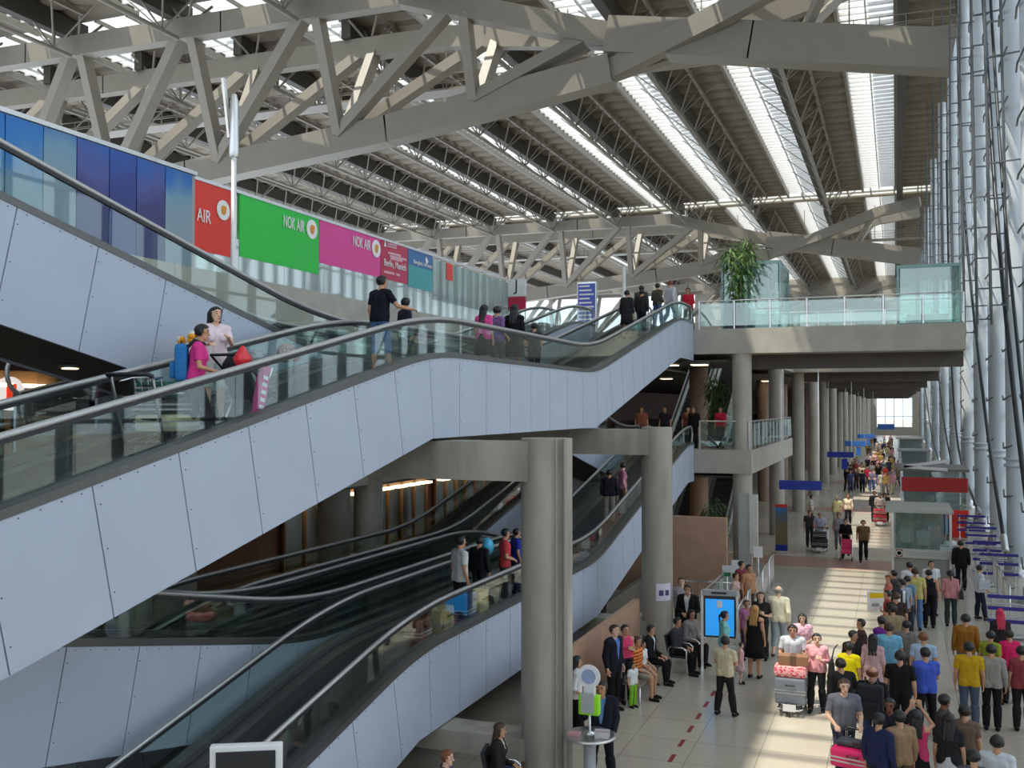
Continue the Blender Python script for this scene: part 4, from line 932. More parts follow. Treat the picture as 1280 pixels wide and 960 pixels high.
# white framed screen seen from above at the bottom edge
t = thing('kiosk_screen', 'white framed black screen cropped at the picture bottom before the walkway', 'screen', (-4.84, 6.72, 3.72), R(28))
MB().rbox(-0.28, 0.28, -0.04, 0.04, -0.40, 0.0, 0.012).build('housing', WHITE, t)
MB().box(-0.23, 0.23, -0.05, -0.04, -0.36, -0.045).build('screen', BLACK, t)
MB().rbox(-0.08, 0.08, -0.035, 0.035, -3.72, -0.38, 0.01).build('column', WHITE, t)
# ------------------------------------------------------------------ people
def _sub(a, b): return np.array(a, float) - np.array(b, float)
class Fig:
    """joints and tapered limbs of one pose; local frame: facing +Y, up +Z, 1.70 m tall"""
    def __init__(s, fem, arms, legs, head=(0, 0), lean=0.0):
        s.p = []; s.fem = fem
        sw = 0.168 if fem else 0.190; hz = 0.0
        sit = legs == 'sit'
        if sit: hz = -0.36
        s.hz = hz
        def T(x, y, z):                                  # lean of the upper body about the hips
            if z > 0.95:
                dz = z - 0.95; return np.array((x, y + dz * math.sin(lean), hz + 0.95 + dz * math.cos(lean)))
            return np.array((x, y, hz + z))
        s.T = T
        A = s.add
        # trunk
        bw = 0.105 if fem else 0.118
        for sd in (-1, 1):
            A(T(sd * 0.085, 0.0, 1.32), T(sd * 0.075, 0.0, 1.12), 0.110 if not fem else 0.098, 0.098 if not fem else 0.085, 'torso')
            A(T(sd * 0.075, 0.0, 1.12), T(sd * 0.085, 0.0, 0.96), 0.098 if not fem else 0.085, 0.112 if fem else 0.105, 'torso')
            A(T(sd * 0.08, -0.01, 0.95), T(sd * 0.085, -0.01, 0.90), 0.115 if fem else 0.108, 0.105, 'hip')
            A(T(sd * 0.03, -0.005, 1.39), T(sd * sw, -0.005, 1.375), 0.070, 0.062, 'torso')
            if fem: A(T(sd * 0.075, 0.065, 1.26), T(sd * 0.075, 0.075, 1.24), 0.062, 0.055, 'torso')
        A(T(0, 0.0, 1.30), T(0, 0.0, 1.0), 0.11, 0.11, 'torso')
        A(T(0, -0.012, 1.36), T(0, 0.008, 1.50), 0.060, 0.053, 'neck')
        # head
        hx, hy = head                                    # turn (about Z) and nod
        c = T(0, 0.018, 1.585); s.hc = c
        M = Matrix.Rotation(hx, 3, 'Z') @ Matrix.Rotation(-hy, 3, 'X'); s.HM = np.array(M)
        Hh = lambda x, y, z: c + s.HM @ np.array((x, y, z))
        s.H = Hh
        A(Hh(0, -0.012, 0.025), Hh(0, 0.004, 0.03), 0.088, 0.086, 'head'); A(Hh(0, 0.0, 0.01), Hh(0, 0.035, -0.065), 0.078, 0.050, 'head')
        A(Hh(0, 0.082, 0.01), Hh(0, 0.103, -0.022), 0.010, 0.015, 'head')            # nose
        for sd in (-1, 1): A(Hh(sd * 0.084, -0.008, 0.015), Hh(sd * 0.082, -0.012, -0.025), 0.014, 0.010, 'head')
        A(Hh(0, 0.068, -0.085), Hh(0, 0.066, -0.09), 0.022, 0.022, 'head')          # chin
        # legs
        LG = {'stand': [((0.10, 0.015, 0.49), (0.105, -0.02, 0.085)), ((-0.10, 0.015, 0.49), (-0.105, -0.02, 0.085))],
              'wide': [((0.14, 0.03, 0.48), (0.20, 0.02, 0.085)), ((-0.13, 0.0, 0.49), (-0.17, -0.05, 0.085))],
              'walk': [((0.095, 0.16, 0.51), (0.10, 0.24, 0.10)), ((-0.095, -0.02, 0.49), (-0.10, -0.29, 0.15))],
              'cross': [((0.12, 0.08, 0.49), (0.13, 0.12, 0.085)), ((-0.10, 0.0, 0.49), (-0.12, -0.04, 0.085))],
              'sit': [((0.11, 0.43, 0.50 + 0.36), (0.12, 0.45, 0.085 + 0.36)), ((-0.11, 0.43, 0.50 + 0.36), (-0.12, 0.40, 0.085 + 0.36))]}[legs]
        for sd, (k, a) in zip((1, -1), LG):
            hip = T(sd * 0.09, -0.005, 0.90); k = np.array(k) + (0, 0, hz); a = np.array(a) + (0, 0, hz)
            A(hip, k, 0.094 if not fem else 0.096, 0.058, 'thigh'); A(k, k * 0.7 + a * 0.3 + (0, -0.012, 0), 0.057, 0.058, 'shin'); A(k * 0.7 + a * 0.3 + (0, -0.012, 0), a, 0.058, 0.038, 'shin')
            A(a + (0, -0.025, -0.035), a + (0, 0.06, -0.045), 0.042, 0.038, 'foot'); A(a + (0, 0.06, -0.045), a + (sd * 0.012, 0.155, -0.058), 0.040, 0.027, 'foot')
        # arms: elbow, wrist, finger direction, palm normal
        AR = arms(sw, T)
        for sd, (e, w, fd, pn) in zip((1, -1), AR):
            sh = T(sd * sw, -0.005, 1.375); e = np.array(e, float); w = np.array(w, float)
            A(sh, e, 0.054 if not fem else 0.047, 0.042 if not fem else 0.036, 'uarm'); A(e, w, 0.041 if not fem else 0.035, 0.027 if not fem else 0.024, 'farm')
            s.hand(w, np.array(fd, float), np.array(pn, float), sd)
    def add(s, a, b, r1, r2, reg): s.p.append((np.array(a, float), np.array(b, float), r1, r2, reg))
    def hand(s, w, d, n, sd):
        d = d / np.linalg.norm(d); n = n - d * n.dot(d); n /= np.linalg.norm(n); x = np.cross(d, n) * sd; x /= np.linalg.norm(x)
        # x points to the thumb side
        for q in (-0.022, 0.0, 0.022): s.add(w + d * 0.01 + x * q * 0.5, w + d * 0.085 + x * q, 0.017, 0.015, 'hand')
        for q, L in zip((0.036, 0.012, -0.012, -0.036), (0.066, 0.074, 0.068, 0.054)):
            b = w + d * 0.088 + x * q; m = b + (d * 0.93 + n * 0.35) * L * 0.5; t = m + (d * 0.55 + n * 0.8) * L * 0.5
            s.add(b, m, 0.0098, 0.0092, 'hand'); s.add(m, t, 0.0092, 0.0082, 'hand')
        b = w + d * 0.022 + x * 0.024; m = b + (d * 0.6 + x * 0.65 + n * 0.2) * 0.045; t = m + (d * 0.85 + x * 0.15 + n * 0.4) * 0.032
        s.add(b, m, 0.013, 0.011, 'hand'); s.add(m, t, 0.011, 0.009, 'hand')
DN = (0, 0.05, -1)
def a_hang(sw, T): return [((sd * (sw + 0.055), -0.03, 1.10 + T(0, 0, 0)[2]), (sd * (sw + 0.065), 0.04, 0.87 + T(0, 0, 0)[2]), (0, 0.1, -1), (-sd, 0.1, 0)) for sd in (1, -1)]
def a_front(sw, T):                                     # hands held together in front of the belt
    return [((sd * (sw + 0.06), 0.0, 1.10), (sd * 0.075, 0.20, 1.02), (-sd * 0.8, 0.5, -0.2), (0, -0.6, -0.6)) for sd in (1, -1)]
def a_cross(sw, T):                                     # folded
    return [((sd * (sw + 0.05), 0.06, 1.12), (-sd * 0.035, 0.19, 1.17 - 0.02 * sd), (-sd, -0.05, 0.12), (0, -1, 0)) for sd in (1, -1)]
def a_walk(sw, T): return [((0.245, -0.11, 1.11), (0.25, -0.07, 0.87), (0, 0.25, -1), (-1, 0, 0)), ((-0.235, 0.04, 1.11), (-0.22, 0.19, 0.93), (0, 0.5, -0.9), (1, 0, 0))]
def a_push(sw, T): return [((sd * (sw + 0.07), 0.06, 1.10), (sd * 0.20, 0.32, 1.03), (-sd * 0.15, 1, -0.25), (0, -0.25, -1)) for sd in (1, -1)]
def a_phone(sw, T): return [((0.27, 0.08, 1.13), (0.13, 0.10, 1.47), (-0.25, -0.05, 1), (-1, 0.0, -0.2)), ((-0.235, -0.03, 1.10), (-0.2, 0.12, 0.90), (0, 0.4, -1), (1, 0, 0))]
def a_raise(sw, T): return [((sd * 0.27, 0.16, 1.42), (sd * 0.085, 0.25, 1.66), (-sd * 0.35, 0.15, 1), (0, 1, 0)) for sd in (1, -1)]
def a_sit(sw, T): return [((sd * 0.22, 0.05, 0.67), (sd * 0.12, 0.28, 0.62), (-sd * 0.3, 1, -0.2), (0, -0.3, -1)) for sd in (1, -1)]
def a_reach(sw, T): return [((0.31, 0.13, 1.15), (0.44, 0.32, 1.10), (0.5, 0.9, -0.1), (0, 0, -1)), ((-0.235, -0.03, 1.10), (-0.25, 0.04, 0.87), (0, 0.1, -1), (1, 0, 0))]
def a_fwd(sw, T): return [((0.24, 0.12, 1.13), (0.16, 0.38, 1.14), (-0.1, 1, 0.0), (0, 0, -1)), ((-0.22, 0.15, 1.15), (-0.12, 0.34, 1.22), (0.3, 0.8, 0.4), (0.5, -0.3, -0.8))]
def a_bag(sw, T): return [((0.24, -0.06, 1.10), (0.24, 0.10, 0.98), (0.0, 0.6, -0.6), (-1, 0, 0)), ((-0.24, -0.03, 1.10), (-0.12, 0.18, 1.16), (0.7, 0.2, 0.5), (0.2, -1, 0))]
POSES = {'stand': (a_hang, 'stand', (0, 0), 0.0), 'front': (a_front, 'wide', (0, 0.1), 0.0), 'folded': (a_cross, 'wide', (0.15, 0.05), 0.0), 'walk': (a_walk, 'walk', (0, 0), 0.03),
         'push': (a_push, 'walk', (0, 0.1), 0.10), 'phone': (a_phone, 'wide', (-0.2, 0.15), 0.0), 'photo': (a_raise, 'stand', (0, -0.1), -0.03), 'sit': (a_sit, 'sit', (0, 0.1), 0.05),
         'reach': (a_reach, 'cross', (-0.25, 0.0), 0.05), 'fwd': (a_fwd, 'cross', (0.3, 0.0), 0.08), 'bag': (a_bag, 'cross', (0.2, 0.0), 0.0), 'turn': (a_hang, 'cross', (0.7, 0.1), 0.0), 'sitturn': (a_sit, 'sit', (-0.7, 0.1), 0.10)}
def _eval(me, mods):
    o = bpy.data.objects.new('tmp', me); COL.objects.link(o)
    for kind, kw in mods:
        md = o.modifiers.new(kind, kind)
        for k, v in kw.items(): setattr(md, k, v)
    dg = bpy.context.evaluated_depsgraph_get(); r = bpy.data.meshes.new_from_object(o.evaluated_get(dg))
    bpy.data.objects.remove(o); bpy.data.meshes.remove(me); return r
def _capsules(P, n=10):
    mb = MB()
    for a, b, r1, r2, _ in P:
        a = Vector(a); b = Vector(b); d = b - a
        if d.length < 1e-5: d = Vector((0, 0, 1e-4))
        d.normalize(); pts = []; rs = []
        for k in range(1, 5): t = math.pi / 2 * k / 4; pts.append(a - d * r1 * math.cos(t)); rs.append(max(r1 * math.sin(t), 1e-4))
        for k in range(4, 0, -1): t = math.pi / 2 * k / 4; pts.append(b + d * r2 * math.cos(t)); rs.append(max(r2 * math.sin(t), 1e-4))
        mb.tube(pts, rs, n)
    return mb.mesh('limbs')
_FIG = {}
def figure(pose, fem):
    key = (pose, fem)
    if key in _FIG: return _FIG[key]
    arms, legs, head, lean = POSES[pose]
    F = Fig(fem, arms, legs, head, lean)
    me = _eval(_capsules(F.p), [('REMESH', dict(mode='VOXEL', voxel_size=0.0095)), ('SMOOTH', dict(factor=0.5, iterations=2))])
    me.polygons.foreach_set('use_smooth', [True] * len(me.polygons))
    nv = len(me.vertices); co = np.empty(nv * 3); me.vertices.foreach_get('co', co); co = co.reshape(-1, 3)
    best = np.full(nv, 9.0); lab = np.zeros(nv, int); tt = np.zeros(nv); regs = []
    for i, (a, b, r1, r2, reg) in enumerate(F.p):
        d = b - a; L2 = max(d.dot(d), 1e-9); t = np.clip((co - a) @ d / L2, 0, 1)
        ds = np.linalg.norm(co - (a + t[:, None] * d), axis=1) - (r1 + (r2 - r1) * t)
        k = ds < best; best[k] = ds[k]; lab[k] = i; tt[k] = t[k]
    reg = np.array([p[4] for p in F.p])[lab]
    nf = len(me.polygons); me.calc_loop_triangles()
    faces = [tuple(p.vertices) for p in me.polygons]
    nor = np.empty(nv * 3); me.vertices.foreach_get('normal', nor); nor = nor.reshape(-1, 3)
    me.materials.clear(); me.materials.append(SKIN[0])
    _FIG[key] = dict(F=F, me=me, co=co, nor=nor, reg=reg, t=tt, faces=faces, clothes={})
    return _FIG[key]
def shell(G, mask, off, name, smooth=6, drop=0.0):
    """cloth that follows the body: the covered faces moved outwards, smoothed, with a turned-in hem"""
    keep = [f for f in G['faces'] if all(mask[i] for i in f)]
    if not keep: return None
    idx = sorted({i for f in keep for i in f}); mp = {i: k for k, i in enumerate(idx)}
    ii = np.array(idx); offv = off[ii] if isinstance(off, np.ndarray) else off
    v = G['co'][ii] + G['nor'][ii] * (offv[:, None] if isinstance(off, np.ndarray) else off)
    fs = [[mp[i] for i in f] for f in keep]
    e = np.array([(f[k], f[(k + 1) % len(f)]) for f in fs for k in range(len(f))])
    for _ in range(smooth):
        s_ = np.zeros_like(v); c = np.zeros(len(v)); np.add.at(s_, e[:, 0], v[e[:, 1]]); np.add.at(c, e[:, 0], 1); np.add.at(s_, e[:, 1], v[e[:, 0]]); np.add.at(c, e[:, 1], 1)
        v = v * 0.5 + 0.5 * s_ / np.maximum(c, 1)[:, None]
    # hem: border loop turned in to the skin
    cnt = {}
    for a, b in e: cnt[(min(a, b), max(a, b))] = cnt.get((min(a, b), max(a, b)), 0) + 1
    vs = [tuple(x) for x in v]; rim = {}
    for (a, b) in [(a, b) for a, b in e if cnt[(min(a, b), max(a, b))] == 1]:
        for q in (a, b):
            if q not in rim: rim[q] = len(vs); vs.append(tuple(G['co'][idx[q]] - G['nor'][idx[q]] * 0.004))
        fs.append([b, a, rim[a], rim[b]])
    me = bpy.data.meshes.new(name); me.from_pydata(vs, [], fs); me.polygons.foreach_set('use_smooth', [True] * len(fs)); me.update(); me.materials.append(BLACK)
    return me
def cloth(pose, fem, kind):
    G = figure(pose, fem)
    if kind in G['clothes']: return G['clothes'][kind]
    F, reg, t, co = G['F'], G['reg'], G['t'], G['co']
    hz = F.hz; z = co[:, 2]; sit = hz < 0; isr = lambda *a: np.isin(reg, a)
    me = None
    hemz = 0.86 + hz
    uparm = lambda f: isr('uarm') & (t < f)
    if kind in ('tee', 'long', 'tank', 'jacket', 'blouse'):
        m = isr('torso') | (isr('hip') & (z > hemz)) | (isr('neck') & (t < 0.35)) | (isr('thigh') & (z > hemz) & (not sit))
        if kind == 'tee': m |= uparm(0.72)
        if kind in ('long', 'jacket'): m |= isr('uarm') | (isr('farm') & (t < 0.93))
        if kind == 'blouse': m |= isr('uarm') | (isr('farm') & (t < 0.35))
        if kind == 'tank': m &= ~(isr('neck')) & ~((z > 1.36 + hz) & (np.abs(co[:, 0]) > 0.13))
        if kind == 'jacket' and not sit: m |= (isr('hip', 'thigh') & (z > 0.76 + hz))
        if kind == 'jacket':                              # open front below the neck
            m &= ~((np.abs(co[:, 0]) < 0.055 * np.clip((z - hz - 1.02) / 0.3, 0, 1.2)) & (co[:, 1] > 0.03) & (z > 1.02 + hz) & isr('torso', 'neck'))
        me = shell(G, m, {'tee': 0.018, 'long': 0.019, 'tank': 0.012, 'jacket': 0.028, 'blouse': 0.018}[kind], 'shirt')
    elif kind == 'inner':
        m = isr('torso') & (z > 0.95 + hz) & (co[:, 1] > 0.0) & (np.abs(co[:, 0]) < 0.10) | (isr('neck') & (t < 0.4))
        me = shell(G, m, 0.012, 'shirt_front', 3)
    elif kind == 'trousers': me = shell(G, isr('hip', 'thigh', 'shin') | (isr('torso') & (z < 1.0 + hz)), 0.012 + 0.012 * np.clip(1 - t, 0, 1) * 0 + np.where(reg == 'shin', 0.016, 0.0), 'trousers')
    elif kind == 'shorts': me = shell(G, isr('hip') | (isr('thigh') & (t < 0.97)) | (isr('torso') & (z < 1.0 + hz)), 0.017, 'shorts')
    elif kind == 'knee': me = shell(G, isr('hip', 'thigh') | (isr('shin') & (z > 0.30)) | (isr('torso') & (z < 1.0 + hz)), 0.016, 'trousers')
    elif kind == 'shoes': me = shell(G, isr('foot'), 0.008, 'shoes', 2)
    elif kind in ('hair', 'bald', 'longhair', 'tail', 'scarf'):
        loc = (co - F.hc) @ F.HM; x, y, zz = loc[:, 0], loc[:, 1], loc[:, 2]
        m = isr('head', 'neck') & ((zz > 0.055 + 0.0 * y) & (y < 0.085) & ((zz > 0.075) | (y < 0.062)) | ((y < 0.005) & (zz > -0.045)) | ((np.abs(x) > 0.06) & (y < 0.03) & (zz > 0.0)))
        if kind == 'bald': m = isr('head') & (y < 0.0) & (zz < 0.055) & (zz > -0.04)
        if kind in ('longhair', 'scarf'): m |= isr('head', 'neck') & (y < 0.02) & (zz > -0.11)
        me = shell(G, m, np.where(zz > 0.02, 0.018, 0.012), 'hair', 3)
        if kind in ('longhair', 'tail', 'scarf'):
            H = F.H
            if kind == 'tail': P = [(H(0, -0.09, 0.04), H(0, -0.13, 0.0), 0.028, 0.03, ''), (H(0, -0.13, 0.0), H(0, -0.13, -0.20), 0.03, 0.012, '')]
            else:
                P = [(H(q, -0.045, 0.02), F.T(q * 1.25, -0.105 + abs(q) * 0.25, 1.27), 0.055, 0.034, '') for q in (-0.055, 0.0, 0.055)]
                if kind == 'scarf': P += [(H(0, -0.02, 0.06), H(0, -0.03, 0.075), 0.098, 0.095, '')]
            mm = _eval(_capsules(P, 8), [('REMESH', dict(mode='VOXEL', voxel_size=0.014)), ('SMOOTH', dict(factor=0.5, iterations=3))])
            bm = bmesh.new(); bm.from_mesh(me); bm.from_mesh(mm); bm.to_mesh(me); bm.free(); bpy.data.meshes.remove(mm)
            me.polygons.foreach_set('use_smooth', [True] * len(me.polygons)); me.polygons.foreach_set('material_index', [0] * len(me.polygons))
    elif kind in ('skirt', 'dress', 'longskirt'):
        if sit: me = cloth(pose, fem, 'shorts').copy(); me.name = 'skirt'
        else:
            lo = 0.12 if kind == 'longskirt' else 0.50; wide = 0.25 if kind != 'longskirt' else 0.24; mb = MB()
            prof = [(0.150, 1.03), (0.178, 0.95), (0.198, 0.86), ((0.198 + wide) / 2, (0.86 + lo) / 2 + 0.03), (wide, lo), (wide - 0.012, lo + 0.004)]
            n = 36; v = []
            for r_, z_ in prof:
                for k in range(n):
                    a = 2 * math.pi * k / n; w = 1 + 0.05 * math.sin(a * 7) * (1.03 - z_); v.append((r_ * w * math.cos(a), r_ * w * 0.74 * math.sin(a) - 0.005, z_))
            mb.add(v, [(i * n + k, i * n + (k + 1) % n, (i + 1) * n + (k + 1) % n, (i + 1) * n + k) for i in range(len(prof) - 1) for k in range(n)], 0, True)
            me = mb.mesh('skirt'); me.materials.append(BLACK)
    elif kind == 'eyes':
        mb = MB(); H = F.H
        for sd in (-1, 1):
            p = H(sd * 0.033, 0.078, 0.018); mb.ell(p, (0.013, 0.010, 0.007), 10)
            mb.tube([H(sd * 0.014, 0.088, 0.040), H(sd * 0.034, 0.084, 0.046), H(sd * 0.054, 0.070, 0.040)], 0.005, 6)
        me = mb.mesh('eyes'); me.materials.append(mat('eye_dark', (0.02, 0.014, 0.012), 0.3))
    elif kind == 'mouth':
        H = F.H; me = MB().tube([H(-0.024, 0.084, -0.062), H(-0.008, 0.092, -0.059), H(0.008, 0.092, -0.059), H(0.024, 0.084, -0.062)], [0.004, 0.007, 0.007, 0.004], 8).mesh('mouth'); me.materials.append(mat('lip', s2l(150, 80, 75), 0.5))
    G['clothes'][kind] = me
    return me
SKIN = [mat('skin_tan', s2l(196, 146, 114), 0.55, 0, 0.04, 8), mat('skin_light', s2l(224, 180, 154), 0.55, 0, 0.04, 8), mat('skin_brown', s2l(140, 92, 66), 0.55, 0, 0.04, 8)]
HC = {'black': mat('hair_black', (0.012, 0.011, 0.010), 0.5), 'brown': mat('hair_brown', s2l(66, 46, 34), 0.55), 'blonde': mat('hair_blonde', s2l(176, 128, 72), 0.55), 'grey': mat('hair_grey', s2l(160, 156, 150), 0.6), 'red': mat('scarf_red', s2l(205, 50, 80), 0.7), 'ginger': mat('hair_ginger', s2l(120, 70, 44), 0.55)}
FAB = {}
def fabric(rgb):
    if rgb not in FAB: FAB[rgb] = mat('cloth_%d_%d_%d' % rgb, s2l(*rgb), 0.8, 0, 0.10, 14, 0.2)
    return FAB[rgb]
def striped(name, c1, c2, sc, rot=0.0, axis='Z'):
    if name in MATS: return MATS[name]
    m, nt, b = _nt(name); N = nt.nodes; L = nt.links; b.inputs['Roughness'].default_value = 0.8
    tc = N.new('ShaderNodeTexCoord'); w = N.new('ShaderNodeTexWave'); w.wave_type = 'BANDS'; w.bands_direction = axis; w.inputs['Scale'].default_value = sc; w.inputs['Distortion'].default_value = 0.4
    L.new(tc.outputs['Object'], w.inputs[0]); rp = N.new('ShaderNodeValToRGB'); rp.color_ramp.elements[0].position = 0.45; rp.color_ramp.elements[1].position = 0.55
    rp.color_ramp.elements[0].color = (*c1, 1); rp.color_ramp.elements[1].color = (*c2, 1); L.new(w.outputs[0], rp.inputs[0]); L.new(rp.outputs[0], b.inputs['Base Color']); MATS[name] = m; return m
def patterned(name, c1, c2, sc):
    if name in MATS: return MATS[name]
    m, nt, b = _nt(name); N = nt.nodes; L = nt.links; b.inputs['Roughness'].default_value = 0.8
    tc = N.new('ShaderNodeTexCoord'); w = N.new('ShaderNodeTexVoronoi'); w.inputs['Scale'].default_value = sc
    L.new(tc.outputs['Object'], w.inputs[0]); rp = N.new('ShaderNodeValToRGB'); rp.color_ramp.elements[0].position = 0.3; rp.color_ramp.elements[1].position = 0.5
    rp.color_ramp.elements[0].color = (*c1, 1); rp.color_ramp.elements[1].color = (*c2, 1); L.new(w.outputs['Distance'], rp.inputs[0]); L.new(rp.outputs[0], b.inputs['Base Color']); MATS[name] = m; return m
def _child(me, o, m, name):
    c = put(name, me, o)
    if m is not None: c.material_slots[0].link = 'OBJECT'; c.material_slots[0].material = m
    return c
PPL = []
def person(label, loc, face, h, pose='stand', fem=False, top=('tee', (120, 120, 120)), bottom=('trousers', (40, 40, 45)), hair=('hair', 'black'), skin=0, shoes=(30, 28, 28), inner=None, group='people waiting in the hall', far=False, cat='person'):
    """face: direction the person looks, degrees from +Y (away from the camera), clockwise seen from above"""
    G = figure(pose, fem)
    o = bpy.data.objects.new('person', G['me']); COL.objects.link(o)
    o.location = loc; o.rotation_euler = (0, 0, -R(face)); o.scale = (h / 1.70,) * 3
    o.material_slots[0].link = 'OBJECT'; o.material_slots[0].material = SKIN[skin]
    tag(o, label, cat, group)
    ml = lambda c: c if not isinstance(c, tuple) else fabric(c)
    if top: _child(cloth(pose, fem, top[0]), o, ml(top[1]), 'jacket' if top[0] == 'jacket' else 'shirt')
    if inner: _child(cloth(pose, fem, 'inner'), o, ml(inner), 'shirt')
    if bottom: _child(cloth(pose, fem, bottom[0]), o, ml(bottom[1]), {'trousers': 'trousers', 'knee': 'trousers', 'shorts': 'shorts'}.get(bottom[0], 'skirt'))
    if hair: _child(cloth(pose, fem, hair[0]), o, HC[hair[1]], 'headscarf' if hair[0] == 'scarf' else 'hair')
    if shoes: _child(cloth(pose, fem, 'shoes'), o, fabric(shoes), 'shoes')
    if not far: _child(cloth(pose, fem, 'eyes'), o, None, 'eyes'); _child(cloth(pose, fem, 'mouth'), o, None, 'mouth')
    PPL.append(o); return o
def ghead(px, py, h):                                     # ground position of a standing person from the top of the head
    p = onz(px, py, h); return (p.x, p.y, 0.0)
# ------------------------------------------------------------------ carried and pushed things
def free(name, label, cat, loc, rz=0.0, group=None): return thing(name, label, cat, loc, rz, group)
def suitcase(loc, rz, w, d, h, col, label, lying=False, group=None, wheels=True):
    t = free('suitcase', label, 'suitcase', loc, rz, group); m = mat('case_%d_%d_%d' % col, s2l(*col), 0.45, 0, 0.06, 6)
    MB().rbox(-w / 2, w / 2, -d / 2, d / 2, 0.03, h, min(0.05, d * 0.2)).build('shell', m, t)
    sb = MB()
    for q in (-0.03, 0.03): sb.box(-w / 2 - 0.004, w / 2 + 0.004, -d / 2 - 0.004, d / 2 + 0.004, h * 0.5 + q - 0.012, h * 0.5 + q + 0.012)
    sb.build('trim_band', mat('case_trim', s2l(170, 168, 166), 0.4), t)
    MB().tube([(-0.09, -d / 2, h * 0.75), (-0.09, -d / 2 - 0.035, h * 0.75), (0.09, -d / 2 - 0.035, h * 0.75), (0.09, -d / 2, h * 0.75)], 0.011, 8).build('handle', BLACK, t)
    if wheels:
        for sx in (-1, 1):
            for sy in (-1, 1): MB().ell((sx * (w / 2 - 0.06), sy * (d / 2 - 0.05), 0.025), (0.02, 0.025, 0.025), 10).build('wheel', BLACK, t)
    return t
def trolley(loc, rz, label):
    """luggage trolley, front towards local +Y, pushed from -Y"""
    t = free('luggage_trolley', label, 'luggage trolley', loc, rz, 'luggage trolleys')
    MB().tube([(-0.30, -0.40, 0.98), (-0.30, -0.35, 0.20), (-0.28, -0.30, 0.16), (-0.20, 0.50, 0.14), (0.20, 0.50, 0.14), (0.28, -0.30, 0.16), (0.30, -0.35, 0.20), (0.30, -0.40, 0.98)], 0.02, 8).build('frame', CHROME, t)
    MB().tube([(-0.31, -0.40, 0.98), (-0.29, -0.47, 1.02), (0.29, -0.47, 1.02), (0.31, -0.40, 0.98)], 0.026, 8).build('push_handle', BLACK, t)
    pf = MB()
    for k in range(5): pf.box(-0.24 + 0.11 * k, -0.20 + 0.11 * k, -0.32, 0.48, 0.15, 0.175)
    for k in range(3): pf.box(-0.26, 0.26, -0.28 + 0.34 * k, -0.25 + 0.34 * k, 0.148, 0.17)
    pf.build('platform', CHROME, t)
    bk = MB(); bk.tube([(-0.22, -0.36, 0.72), (-0.22, -0.14, 0.70), (0.22, -0.14, 0.70), (0.22, -0.36, 0.72)], 0.012, 6).tube([(-0.22, -0.36, 0.92), (-0.22, -0.14, 0.92), (0.22, -0.14, 0.92), (0.22, -0.36, 0.92)], 0.012, 6)
    for k in range(5): bk.tube([(-0.2 + 0.1 * k, -0.14, 0.70), (-0.2 + 0.1 * k, -0.14, 0.92)], 0.006, 6)
    bk.build('basket', CHROME, t)
    MB().rbox(-0.13, 0.13, 0.49, 0.51, 0.12, 0.26, 0.005).build('front_plate', WHITE, t)
    for x, y in ((-0.26, -0.30), (0.26, -0.30), (0.0, 0.46)):
        w = MB().lathe([(0.05, -0.02), (0.07, -0.015), (0.07, 0.015), (0.05, 0.02)], (0, 0, 0), 16).mesh('wheel'); w.materials.append(RUBBER)
        o = put('wheel', w, t); o.location = (x, y, 0.07); o.rotation_euler = (0, R(90), 0)
        MB().bar((x, y, 0.07), (x, y * 0.98, 0.15), 0.05, 0.03).build('fork', CHROME, t)
    return t
def backpack(p, col, label, h=0.46, w=0.34, off=0.20, z=1.16):
    """worn on the back of person p"""
    sc = p.scale[0]; a = p.rotation_euler[2]; back = Vector((math.sin(a), -math.cos(a), 0))
    t = free('backpack', label, 'backpack', Vector(p.location) + back * off * sc + Vector((0, 0, z * sc)), a, 'backpacks worn by travellers'); m = mat('pack_%d_%d_%d' % col, s2l(*col), 0.7, 0, 0.08, 12); m2 = mat('pack_dark', (0.02, 0.02, 0.025), 0.7)
    MB().rbox(-w / 2, w / 2, -0.09, 0.06, -h / 2, h / 2, 0.05).build('main_bag', m, t)
    MB().rbox(-w * 0.36, w * 0.36, -0.15, -0.08, -h * 0.42, h * 0.02, 0.03).build('front_pocket', m, t)
    for s_ in (-1, 1): MB().tube([(s_ * 0.10, 0.05, h * 0.42), (s_ * 0.105, 0.14, h * 0.62), (s_ * 0.11, 0.26, h * 0.50)], 0.016, 6).build('strap', m2, t)
    MB().tube([(-0.04, -0.02, h / 2), (-0.03, -0.02, h / 2 + 0.04), (0.03, -0.02, h / 2 + 0.04), (0.04, -0.02, h / 2)], 0.008, 6).build('loop', m2, t)
    return t
def shoulder_bag(p, col, label, side=1, z=0.86, w=0.32, h=0.26):
    sc = p.scale[0]; a = p.rotation_euler[2]; rt = Vector((math.cos(a), math.sin(a), 0)); fwd = Vector((-math.sin(a), math.cos(a), 0))
    t = free('shoulder_bag', label, 'bag', Vector(p.location) + rt * side * 0.30 * sc + Vector((0, 0, z * sc)), a + R(90), 'shoulder bags'); m = mat('bag_%d_%d_%d' % col, s2l(*col), 0.6, 0, 0.08, 10)
    b = MB(); b.prism([(-0.06, 0), (0.06, 0), (0.035, h), (-0.035, h)], -w / 2, w / 2); b.build('body', m, t)
    MB().tube([(-w * 0.4, 0, h - 0.02), (-w * 0.2, -side * 0.06, h + 0.26), (0, -side * 0.13, h + 0.35), (w * 0.2, -side * 0.06, h + 0.26), (w * 0.4, 0, h - 0.02)], 0.010, 6).build('strap', m, t)
    MB().rbox(-w * 0.3, w * 0.3, 0.045, 0.062, h * 0.35, h * 0.75, 0.006).build('flap', m, t)
    return t
